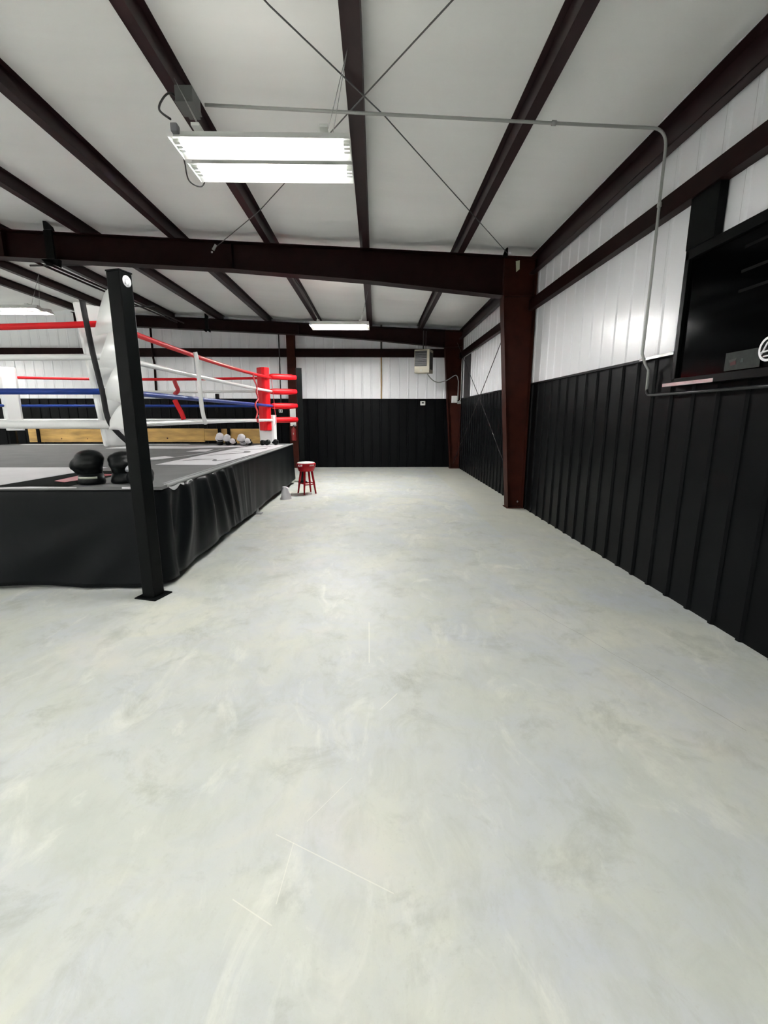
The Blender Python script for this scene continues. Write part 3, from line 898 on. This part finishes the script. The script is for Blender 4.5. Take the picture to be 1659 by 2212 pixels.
# canvas
cv = MB()
def plate(poly, z, mi):
    cv.prism(poly, z - 0.0015, z, 'z', mi)
cv.box(RX0 - 0.01, RX1 + 0.02, RY0 - 0.02, RY1 + 0.01, RZ - 0.03, RZ, 0)
# white printed banner down the right edge
plate([(-3.18, 6.68), (-2.30, 6.62), (-2.20, 11.35), (-2.85, 11.45), (-3.05, 10.3), (-3.10, 9.2)], RZ + 0.0025, 1)
plate([(-5.8, 10.9), (-3.3, 11.2), (-3.0, 10.75), (-4.1, 10.1), (-5.9, 10.2)], RZ + 0.0025, 1)
plate([(-3.9, 7.5), (-3.45, 7.5), (-3.4, 7.9), (-3.7, 8.15)], RZ + 0.0025, 1)
plate([(-3.75, 9.2), (-3.35, 9.2), (-3.45, 9.9), (-3.7, 9.8)], RZ + 0.0025, 1)
plate([(-8.8, 11.6), (-4.6, 11.6), (-4.8, 11.85), (-8.9, 11.85)], RZ + 0.0025, 1)
# white banner along the front edge
plate([(-9.0, 4.62), (-3.80, 4.62), (-3.66, 6.33), (-9.0, 6.36)], RZ + 0.0025, 1)
plate([(-3.78, 4.56), (-3.05, 4.56), (-3.05, 5.9), (-3.68, 5.9)], RZ + 0.0030, 3)
plate([(-3.45, 4.95), (-3.28, 4.85), (-3.10, 5.5), (-3.5, 5.65)], RZ + 0.0045, 4)
# grey brush lettering
def stroke(pts, wds, z, mi):
    pp = smoothpath([(p[0], p[1], 0) for p in pts], 6)
    n = len(pp)
    vs, fs = [], []
    for i, p in enumerate(pp):
        a, b = pp[max(0, i - 1)], pp[min(n - 1, i + 1)]
        t = (b - a).normalized()
        nn = Vector((-t.y, t.x, 0))
        u = i / (n - 1) * (len(wds) - 1)
        k = min(int(u), len(wds) - 2)
        wd = wds[k] + (wds[k + 1] - wds[k]) * (u - k)
        for s in (-1, 1):
            q = p + nn * wd * s
            vs.append((q.x, q.y, z))
    for i in range(n - 1):
        fs.append((2 * i, 2 * i + 2, 2 * i + 3, 2 * i + 1))
    cv.add(vs, fs, mi)
zz = RZ + 0.0045
stroke([(-3.0, 7.2), (-2.9, 7.45), (-2.62, 7.5), (-2.5, 7.2), (-2.36, 7.55)], [0.01, 0.05, 0.02, 0.04, 0.01], zz, 2)
stroke([(-2.98, 8.2), (-2.75, 8.6), (-2.5, 8.9), (-2.62, 9.3), (-2.9, 9.0)], [0.01, 0.06, 0.07, 0.05, 0.01], zz, 2)
stroke([(-2.95, 9.9), (-2.7, 9.7), (-2.45, 9.95), (-2.4, 10.3)], [0.01, 0.05, 0.06, 0.01], zz, 2)
stroke([(-2.8, 10.6), (-2.55, 10.75), (-2.35, 10.6)], [0.01, 0.06, 0.01], zz, 2)
stroke([(-5.2, 10.5), (-4.3, 10.7), (-3.6, 10.45)], [0.02, 0.09, 0.02], zz, 2)
stroke([(-3.6, 7.1), (-3.3, 8.4), (-3.25, 10.0)], [0.02, 0.05, 0.02], zz, 5)
stroke([(-8.5, 5.2), (-6.5, 5.6), (-5.2, 5.3)], [0.02, 0.03, 0.01], zz, 1)
# pale hem along the edges
cv.sweep([(RX1 + 0.015, RY0 + 0.1, RZ - 0.004), (RX1 + 0.02, 8.2, RZ - 0.004), (RX1 + 0.015, RY1 - 0.1, RZ - 0.004)], 0.018, 8, 5)
cv.sweep([(RX1 - 0.06, RY0 + 0.2, RZ - 0.002), (RX1 - 0.06, RY1 - 0.2, RZ - 0.002)], 0.010, 8, 5)
cv.sweep([(-3.82, RY0 - 0.02, RZ - 0.012), (-3.4, RY0 - 0.025, RZ - 0.004), (-2.95, RY0 - 0.02, RZ - 0.006)], [0.004, 0.011, 0.006], 8, 1)
cv.sweep([(-2.50, RY0 - 0.03, RZ - 0.01), (-2.42, RY0 - 0.03, RZ - 0.01)], [0.010, 0.008], 8, 1)
# rumpled pale cloth tail at the near corner edge
cv.grid(lambda u, v: (RX1 - 0.02 + 0.055 * math.sin(v * PI / 2) , 4.66 + 0.62 * u, RZ + 0.006 - (0.03 + 0.05 * abs(math.sin(u * 7.0)) * (1 - 0.4 * u)) * v), 24, 6, 5)
canvas = rb(cv, 'canvas', [M_CANVAS, M_CANVW, M_CANVG, M_CANVBK, M_CANVR, M_CEDGE])
# skirt with folds
def skirt_pts():
    pts = []
    r = 0.10
    for i in range(80):
        x = RX0 + (RX1 - r - RX0) * i / 80
        pts.append((x, RY0, 0, -1, 'f'))
    for i in range(9):
        a = -PI / 2 + (PI / 2) * i / 8
        pts.append((RX1 - r + r * math.cos(a), RY0 + r + r * math.sin(a), math.cos(a), math.sin(a), 'c'))
    for i in range(1, 301):
        y = RY0 + r + (RY1 - r - RY0) * i / 300
        pts.append((RX1, y, 1, 0, 'r'))
    for i in range(1, 41):
        pts.append((RX1 - (RX1 - RX0) * i / 40, RY1, 0, 1, 'b'))
    for i in range(1, 41):
        pts.append((RX0, RY1 - (RY1 - RY0) * i / 40, -1, 0, 'l'))
    return pts
SP = skirt_pts()
NV = 22
sv, sf = [], []
for (x, y, nx, ny, kd) in SP:
    for j in range(NV + 1):
        v = j / NV            # 0 top, 1 hem
        d = 0.012
        hem = 0.05
        if kd == 'r':
            yy = y + 0.35 * v * math.sin(y * 1.7)          # folds lean
            env = math.exp(-((y - 5.6) / 1.35) ** 2) * (0.35 + 0.65 * math.sin(PI * min(1, v * 1.05)))
            a = math.sin(yy * 15.0 + 1.2 * math.sin(yy * 3.1)) * 0.5 + 0.5
            b = math.sin(yy * 31.0 + 0.7) * 0.5 + 0.5
            d += env * (0.085 * a ** 2 + 0.025 * b)
            d += 0.006 * math.sin(y * 9 + v * 2) * v
            d += 0.03 * v * v
            hem = 0.10 + 0.015 * math.sin(y * 2.2)
            d += 0.0
        elif kd == 'f':
            t = (x - RX1)
            env = math.exp(-((t + 0.9) / 1.6) ** 2)
            rad = math.atan2(RZ * v, abs(t) + 0.15)
            d += env * 0.030 * v * (math.sin(rad * 17) * 0.5 + 0.5) + 0.012 * v * math.sin(x * 4.3)
            d += 0.11 * v
            hem = 0.03 + 0.012 * math.sin(x * 3)
        elif kd == 'c':
            d += 0.02 + 0.09 * v * max(0.25, -ny) + 0.015 * v * math.sin(v * 7)
            hem = 0.06
        else:
            d += 0.02 * v * math.sin((x + y) * 6)
        z = RZ - 0.012 - (RZ - 0.012 - hem) * v
        if v == 0:
            d = 0.0
        sv.append((x + nx * d, y + ny * d, z))
n = NV + 1
for i in range(len(SP) - 1):
    for j in range(NV):
        sf.append((i * n + j, (i + 1) * n + j, (i + 1) * n + j + 1, i * n + j + 1))
sk = MB()
sk.add(sv, sf, 0, True)
rb(sk, 'skirt', M_VINYLBK, solid=0.004)

# corner posts
posts = [(-2.155, 4.225, -16, 'near'), (-1.93, 12.08, 12, 'far'), (-9.30, 12.1, 20, 'farleft'), (-9.30, 4.30, 10, 'nearleft')]
for px, py, rz, nm in posts:
    mt = IV @ Matrix.Translation((px, py, 0)) @ Matrix.Rotation(math.radians(rz), 4, 'Z')
    h = 0.068
    mb = MB().box(-h, h, -h, h, 0.012, 2.885)
    mb.v = [tuple(mt @ Vector(p)) for p in mb.v]
    po = mb.build('corner_post', M_POST, ring, bevel=0.008)
    mb = MB().box(-0.118, 0.118, -0.118, 0.118, 0, 0.014)
    mb.v = [tuple(mt @ Vector(p)) for p in mb.v]
    mb.build('base_plate', M_POST, po, bevel=0.005)
    mb = MB().box(-h - 0.003, h + 0.003, -h - 0.003, h + 0.003, 2.885, 2.895)
    mb.v = [tuple(mt @ Vector(p)) for p in mb.v]
    mb.build('cap', M_POST, po)
    if nm == 'near':
        s = MB().lathe([(0, 0), (0.046, 0), (0.046, 0.002), (0, 0.002)], 32)
        s.v = [tuple(mt @ Vector((h + z, y + 0.005, x * 1.0 + 2.815))) for x, y, z in s.v]
        so = s.build('sticker', M_STKW, po)
        g = MB()
        g.sweep([(h + 0.003, -0.012, 2.79), (h + 0.003, -0.018, 2.805), (h + 0.003, -0.012, 2.83)], 0.003, 6)
        g.sweep([(h + 0.003, 0.0, 2.785), (h + 0.003, 0.02, 2.79), (h + 0.003, 0.026, 2.81)], 0.003, 6)
        g.sweep([(h + 0.003, 0.0, 2.835), (h + 0.003, 0.015, 2.83)], 0.002, 6)
        g.v = [tuple(mt @ Vector(p)) for p in g.v]
        g.build('sticker_mark', M_GREY, so)
    if nm == 'far':
        s = MB().box(h, h + 0.002, -0.04, 0.04, 2.72, 2.80)
        s.v = [tuple(mt @ Vector(p)) for p in s.v]
        s.build('sticker', M_STKW, po)

# ropes
CN = {'nr': (-2.70, 4.97), 'fr': (-2.52, 11.55), 'fl': (-8.80, 11.55), 'nl': (-8.80, 4.95)}
LV = [(2.62, M_RED, 'red rope', 0.07), (2.30, M_WHITEV, 'white rope', 0.02), (1.955, M_BLUE, 'blue rope', 0.0), (1.615, M_WHITEV, 'white bottom rope', -0.01)]
def sagpath(a, b, z, sag, n=14):
    return [(a[0] + (b[0] - a[0]) * t, a[1] + (b[1] - a[1]) * t, z - sag * 4 * t * (1 - t)) for t in [i / n for i in range(n + 1)]]
for z, m, lb, sag in LV:
    for k1, k2, sg_ in (('nl', 'nr', sag * 0.9), ('nr', 'fr', sag * 0.8), ('fr', 'fl', sag * 0.6), ('fl', 'nl', sag)):
        rr = 0.031 if z != 1.615 or k1 != 'nl' else 0.045
        o = rb(MB().sweep(sagpath(CN[k1], CN[k2], z, sg_), rr, 12), 'rope', m)
        o['label'] = lb
# turnbuckle covers
def cover(c0, post, z, m, rad, flat, lift, nm='turnbuckle_cover', lab=None):
    a = Vector((c0[0], c0[1], z))
    b = Vector((post[0], post[1], z + lift))
    d = (b - a)
    pts = [a - d * 0.05, a + d * 0.05, a + d * 0.3, a + d * 0.6, a + d * 0.88]
    rs = [rad * 0.72, rad, rad * 1.04, rad * 1.02, rad * 0.85]
    o = rb(MB().sweep(pts, rs, 14, sx=flat, sy=1.0), nm, m)
    if lab:
        o['label'] = lab
    return o
for z, *_ in LV:
    cover(CN['fr'], (posts[1][0], posts[1][1] - 0.03), z + (0.03 if z > 2.5 else 0.0), M_RED, 0.070, 1.0, 0.01, lab='red padded cover')
    cover(CN['fl'], (posts[2][0], posts[2][1]), z, M_WHITEV, 0.06, 1.0, 0.01)
    cover(CN['nl'], (posts[3][0], posts[3][1]), z, M_WHITEV, 0.06, 1.0, 0.01)
# near corner: slack white vinyl sleeves, wide and flattened, drooping to the ropes
for z, sc in ((2.60, 1.25), (2.28, 1.15), (1.955, 1.05), (1.64, 0.8)):
    a = Vector((-2.86, 5.02, z - 0.06))
    b = Vector((-2.24, 4.37, z + 0.06))
    pts, rs = [], []
    for i in range(9):
        t = i / 8
        p = a.lerp(b, t)
        p.z += 0.03 * math.sin(PI * t)
        pts.append(p)
        rs.append(sc * (0.025 + 0.135 * min(1, t * 1.6)))
    rb(MB().sweep(pts, rs, 16, sx=0.30, sy=1.0), 'turnbuckle_cover', M_WHITEV)
# corner pads: upright U-shaped cushions hanging inside the ropes
def pad(cx, cy, ang, wd, th, z0, z1, m, lab, flap=0.10, lean=0.0, parent=None, name='corner_pad', bev=0.03, taper=0.07):
    mt = IV @ Matrix.Translation((cx, cy, 0)) @ Matrix.Rotation(ang, 4, 'Z')
    mb = MB()
    N = 10
    prof = [(-wd / 2, -flap), (-wd / 2 - 0.012, -flap * 0.4), (-wd / 2, th * 0.55), (-wd / 2 + 0.05, th), (wd / 2 - 0.05, th), (wd / 2, th * 0.55), (wd / 2 + 0.012, -flap * 0.4), (wd / 2, -flap),
            (wd / 2 - 0.045, -flap), (wd / 2 - 0.05, -0.01), (wd / 2 - 0.09, 0.015), (-wd / 2 + 0.09, 0.015), (-wd / 2 + 0.05, -0.01), (-wd / 2 + 0.045, -flap)]
    vs, fs = [], []
    n = len(prof)
    for j in range(N + 1):
        t = j / N
        z = z0 + (z1 - z0) * t
        for u, v in prof:
            vs.append((u * (1 - taper + taper * t) + (0.06 * (1 - t) if taper > 0.2 else 0), v + lean * t, z))
    for j in range(N):
        for k in range(n):
            fs.append((j * n + k, j * n + (k + 1) % n, (j + 1) * n + (k + 1) % n, (j + 1) * n + k))
    fs += [tuple(range(n))[::-1], tuple(range(N * n, N * n + n))]
    mb.add(vs, fs, 0, False)
    mb.v = [tuple(mt @ Vector(p)) for p in mb.v]
    o = mb.build(name, m, ring if parent is None else parent, bevel=0.012)
    o['label'] = lab
    return o, mt
# local +Y of the pad looks to the ring centre
p1, mt1 = pad(-2.91, 5.20, math.radians(38), 0.42, 0.09, 1.38, 2.84, M_WHITEV, 'white padded corner cushion', flap=0.06, lean=0.0, taper=0.27)
stp = MB().sweep(smoothpath([(-0.17, -0.28, 2.82), (-0.165, -0.34, 2.62), (-0.14, -0.34, 2.3), (-0.10, -0.34, 1.95), (-0.065, -0.33, 1.64), (0.12, -0.25, 1.40)], 5), 0.026, 8, sx=0.25, sy=1.0)
stp.v = [tuple(mt1 @ Vector(p)) for p in stp.v]
so = stp.build('strap', M_STRAP, p1)
so['label'] = 'black webbing strap'
p2, mt2 = pad(-2.66, 11.42, math.radians(135), 0.30, 0.13, 1.37, 2.84, M_RED, 'red padded corner cushion', flap=0.06)
pad(-2.67, 11.52, math.radians(158), 0.44, 0.05, 1.03, 1.74, M_WHITEV, 'white lower pad behind the red cushion', flap=0.10, name='lower_pad')
pad(-8.72, 11.45, math.radians(-135), 0.36, 0.12, 1.37, 2.84, M_WHITEV, 'white padded corner cushion', flap=0.10)
pad(-8.62, 5.10, math.radians(-45), 0.36, 0.12, 1.40, 2.80, M_BLUE, 'blue padded corner cushion', flap=0.10)
# rope spacers and ties
def ribbon(pts, wdt, m, nm='rope_spacer', thick=0.85, lab=None, ty=0.85):
    o = rb(MB().sweep(smoothpath(pts, 4), wdt / 2, 8, sx=ty, sy=thick), nm, m)
    if lab:
        o['label'] = lab
    return o
xr = -2.585
ribbon([(xr + 0.02, 6.90, 2.60), (xr + 0.035, 6.93, 2.44), (xr + 0.03, 6.95, 2.26), (xr + 0.035, 6.94, 1.96), (xr + 0.03, 6.99, 1.75), (xr + 0.02, 7.10, 1.60)], 0.075, M_WHITEV, lab='white strap tying the four ropes')
xr = -2.545
ribbon([(xr + 0.02, 9.9, 2.58), (xr + 0.03, 9.92, 2.45), (xr + 0.02, 10.15, 2.33), (xr + 0.02, 10.10, 2.2), (xr + 0.03, 10.18, 2.08), (xr + 0.03, 9.90, 1.95), (xr + 0.03, 10.05, 1.8), (xr + 0.03, 9.9, 1.66)], 0.04, M_PINK, lab='red twisted tie between the ropes')
ribbon([(xr + 0.035, 10.02, 1.655), (xr + 0.035, 10.02, 1.575)], 0.05, M_PINK, 'rope_tie')
ribbon([(-4.83, 11.51, 2.57), (-4.80, 11.51, 2.45), (-4.76, 11.51, 2.32), (-4.86, 11.51, 2.22)], 0.10, M_REDDK, ty=0.3, thick=1.0, lab='red strap on the far ropes')
ribbon([(-4.86, 11.51, 2.10), (-4.80, 11.51, 1.95), (-4.72, 11.51, 1.78), (-4.68, 11.51, 1.63)], 0.12, M_RED, ty=0.3, thick=1.0, lab='red strap on the far ropes')
ribbon([(-2.49, 11.47, 2.62), (-2.47, 11.46, 2.3), (-2.45, 11.46, 1.95), (-2.44, 11.46, 1.6), (-2.50, 11.44, 1.38)], 0.014, M_PINK, 'tie_cord')

# ------------------------------------------------------------------ gear on the ring
def glove(name, label, loc, rot, sc, m, m2, lab_strip=True, flip=1):
    g = thing(name, label, 'boxing glove', loc)
    g.rotation_euler = rot
    g.scale = (sc, sc, sc) if isinstance(sc, (int, float)) else sc
    mb = MB()
    mb.ell((0, 0, 0.235), (0.095, 0.082, 0.085))
    mb.ell((0.0, -0.02, 0.19), (0.092, 0.08, 0.08))
    mb.ell((0, 0, 0.135), (0.078, 0.070, 0.09))
    mb.ell((-0.085 * flip, -0.02, 0.185), (0.036, 0.04, 0.062), Matrix.Rotation(0.25 * flip, 3, 'Y'))
    mb.ell((-0.06 * flip, -0.01, 0.13), (0.04, 0.045, 0.05))
    mb.build('mitt', m, g, remesh=0.010)
    MB().lathe([(0.0, 0.0), (0.080, 0.0), (0.086, 0.02), (0.074, 0.10), (0.0, 0.10)], 20).build('cuff', m2, g)
    if lab_strip:
        mb = MB()
        mb.grid(lambda u, v: (0.0845 * math.sin((u - 0.5) * 1.5), -0.0845 * math.cos((u - 0.5) * 1.5), 0.055 + v * 0.02), 10, 1)
        mb.build('label_strip', M_LABEL, g, solid=0.003)
    return g
glove('boxing_glove', 'large black boxing glove standing upright with pale label strip, left of the ring post', (-2.92, 4.74, RZ + 0.004), (0, 0, 0.15), (1.5, 1.3, 1.10), M_LEATHBK, M_LEATHBK)
glove('boxing_glove', 'plain black boxing glove between the labelled glove and the tall ring post', (-2.645, 4.84, RZ + 0.004), (0, 0, 0.6), (1.45, 1.35, 1.02), M_LEATHBK, M_LEATHBK, lab_strip=False, flip=-1)
hg = thing('head_guard', 'black and silver head guard on the ring canvas directly behind the tall post', 'head guard', (-2.40, 4.72, RZ + 0.004))
mb = MB().ell((0, 0, 0.10), (0.12, 0.13, 0.10)).ell((0.0, -0.08, 0.07), (0.10, 0.06, 0.07)).ell((0.09, -0.03, 0.07), (0.04, 0.07, 0.07)).ell((-0.09, -0.03, 0.07), (0.04, 0.07, 0.07))
mb.build('shell', M_LEATHBK, hg, remesh=0.010)
MB().ell((-0.085, -0.05, 0.165), (0.05, 0.045, 0.03), Matrix.Rotation(-0.7, 3, 'Y')).build('brow_pad', mat('silver vinyl', (0.42, 0.42, 0.46), 0.35, metal=0.3), hg)
MB().sweep([(-0.11, 0.02, 0.2), (-0.02, 0.05, 0.225), (0.06, 0.04, 0.20)], 0.012, 8, sy=0.4).build('strap', M_LEATHBK, hg)

# heap of gloves by the far ropes
def lying(name, label, x, y, rz, m, m2, sc=0.95, tilt=84, cat='boxing glove'):
    g = glove(name, label, (x, y, RZ + 0.085 * sc), (math.radians(tilt), 0, rz), sc, m, m2, lab_strip=False)
    return g
_lying = lying
def lying(name, label, x, y, rz, m, m2, *a, **k):
    g = _lying(name, label, x, y, rz, m, m2, *a, **k)
    if m is M_LEATHW:
        pm = MB().ell((0.02, 0.035, 0.17), (0.082, 0.062, 0.075)).ell((0.0, -0.045, 0.145), (0.075, 0.05, 0.028))
        pm.build('palm', M_LEATHBK, g)
    mw = Matrix.LocRotScale(g.location, g.rotation_euler, g.scale)
    low = min((mw @ v.co).z for ch in g.children for v in ch.data.vertices)
    g.location.z += RZ + 0.006 - low
    return g
lying('boxing_glove', 'white boxing glove leaning up at the left end of the heap by the far ropes', -3.74, 11.22, 0.35, M_LEATHW, M_LEATHBK, 0.92, 28)
lying('boxing_glove', 'white boxing glove with black cuff, second in the heap by the far ropes', -3.54, 11.20, 0.15, M_LEATHW, M_LEATHBK, 0.84, 38)
lying('boxing_glove', 'small white boxing glove low in the middle of the heap by the far ropes', -3.37, 11.16, -0.1, M_LEATHW, M_LEATHBK, 0.66, 62)
lying('boxing_glove', 'plump white boxing glove right of the middle in the heap by the far ropes', -3.185, 11.20, 0.1, M_LEATHW, M_LEATHW, 0.95, 50)
lying('boxing_glove', 'white boxing glove at the right end of the heap, beside the white corner pad', -3.005, 11.18, -0.25, M_LEATHW, M_LEATHBK, 0.66, 60)
lying('boxing_glove', 'black boxing glove lying on the canvas in front of the white corner pad', -2.72, 11.08, 1.3, M_LEATHBK, M_LEATHBK, 0.75)
lying('boxing_glove', 'black boxing glove with white top just right of the white corner pad', -2.42, 11.22, 0.3, M_LEATHBK, M_LEATHW, 0.75, 80)

# ------------------------------------------------------------------ timber boards behind the ring
bh = thing('timber_barrier', 'long yellow pine planks on black legs behind the ring, seen under the ropes', 'timber planks', (-6.2, 12.75, 0))
def plank(x0, x1, y, z0, z1, lab=None):
    mb = MB().box(x0 + 6.2, x1 + 6.2, y - 0.02, y + 0.02, z0, z1)
    for k in range(int((x1 - x0) / 0.7)):
        kx = x0 + 0.3 + k * 0.7 + random.uniform(-0.15, 0.15)
        kz = z0 + 0.03 + random.random() * 0.12
        r = random.uniform(0.012, 0.024)
        mb.add([(kx + 6.2 + r * math.cos(a), y - 0.0212, kz + r * math.sin(a)) for a in [2 * PI * i / 10 for i in range(10)]], [tuple(range(10))], 1)
    return mb.build('plank', [M_WOOD, M_KNOT], bh, bevel=0.006)
plank(-9.38, -4.66, 0, 1.02, 1.385)
plank(-4.64, -4.28, -0.03, 1.06, 1.375)
plank(-4.20, -4.02, 0, 1.00, 1.375)
plank(-3.96, -2.75, 0, 0.98, 1.375)
for x in (-9.1, -6.9, -4.24, -3.99, -2.9):
    MB().box(x + 6.2 - 0.035, x + 6.2 + 0.035, -0.065, 0.06, 0, 1.42 if x not in (-4.24,) else 2.3).build('leg', M_FRAMEBK, bh, bevel=0.005)

# ------------------------------------------------------------------ stool and white bag
stl = thing('bar_stool', 'red round stool with white seat top standing beside the far end of the ring', 'stool', (-1.555, 10.28, 0))
MB().lathe([(0.0, 0.695), (0.14, 0.71), (0.18, 0.705), (0.197, 0.69)], 32).build('seat_top', M_STOOLTOP, stl)
MB().lathe([(0.197, 0.69), (0.210, 0.675), (0.215, 0.645), (0.210, 0.61), (0.19, 0.57), (0.172, 0.525), (0.165, 0.51), (0.0, 0.51)], 32).build('seat_side', M_STOOLRED, stl)
def curved_text(txt, a0, size, zc, parent):
    cu = bpy.data.curves.new('lettering', 'FONT')
    cu.body = txt
    cu.size = size
    cu.extrude = 0.001
    cu.shear = 0.35
    cu.align_x = 'CENTER'
    tmp = bpy.data.objects.new('lettering_tmp', cu)
    COL.objects.link(tmp)
    dg = bpy.context.evaluated_depsgraph_get()
    me = bpy.data.meshes.new_from_object(tmp.evaluated_get(dg))
    bpy.data.objects.remove(tmp)
    for v in me.vertices:
        x, y, z = v.co
        a = a0 + x / 0.216
        r = 0.2150 + z
        v.co = (r * math.cos(a), r * math.sin(a), zc + y)
    me.materials.clear()
    me.materials.append(M_STKW)
    o = bpy.data.objects.new('lettering', me)
    COL.objects.link(o)
    o.parent = parent
curved_text('ALIR', math.radians(238), 0.065, 0.622, stl)
curved_text('WAR', math.radians(312), 0.055, 0.628, stl)
angs = [math.radians(a) for a in (-98, -15, 75, 165)]
lp = []
for a in angs:
    tx, ty = 0.13 * math.cos(a), 0.13 * math.sin(a)
    bx_, by_ = 0.215 * math.cos(a), 0.215 * math.sin(a)
    MB().sweep([(tx, ty, 0.52), (tx + (bx_ - tx) * 0.5, ty + (by_ - ty) * 0.5, 0.26), (bx_, by_, 0.0)], [0.026, 0.024, 0.018], 10).build('leg', M_STOOLRED, stl)
    lp.append((tx + (bx_ - tx) * 0.58, ty + (by_ - ty) * 0.58))
for i in range(4):
    a, b = lp[i], lp[(i + 1) % 4]
    zz_ = 0.235 if i % 2 else 0.215
    MB().sweep([(a[0], a[1], zz_), (b[0], b[1], zz_)], 0.014, 8).build('stretcher', M_STOOLRED, stl)

bag = MB()
bag.grid(lambda u, v: (
    (0.115 - 0.055 * v + 0.012 * math.sin(u * 2 * PI * 3 + v * 5)) * math.cos(u * 2 * PI) + 0.015 * v,
    (0.105 - 0.06 * v + 0.012 * math.cos(u * 2 * PI * 4 + v * 3)) * math.sin(u * 2 * PI),
    0.265 * v - 0.05 * v * max(0, math.cos(u * 2 * PI)) ), 32, 12)
bag.add([((0.06 + 0.012 * math.sin(2 * PI * i / 32 * 3 + 5)) * math.cos(2 * PI * i / 32) + 0.015, (0.045 + 0.012 * math.cos(2 * PI * i / 32 * 4 + 3)) * math.sin(2 * PI * i / 32), 0.265 - 0.05 * max(0, math.cos(2 * PI * i / 32))) for i in range(32)], [tuple(range(32))])
o = bag.build('paper_bag', mat('white paper', (0.70, 0.68, 0.71), 0.6, bump=0.3, bscale=12), loc=(-1.90, 9.55, 0))
tag(o, 'crumpled white bag on the floor against the ring skirt, left of the stool', 'bag')
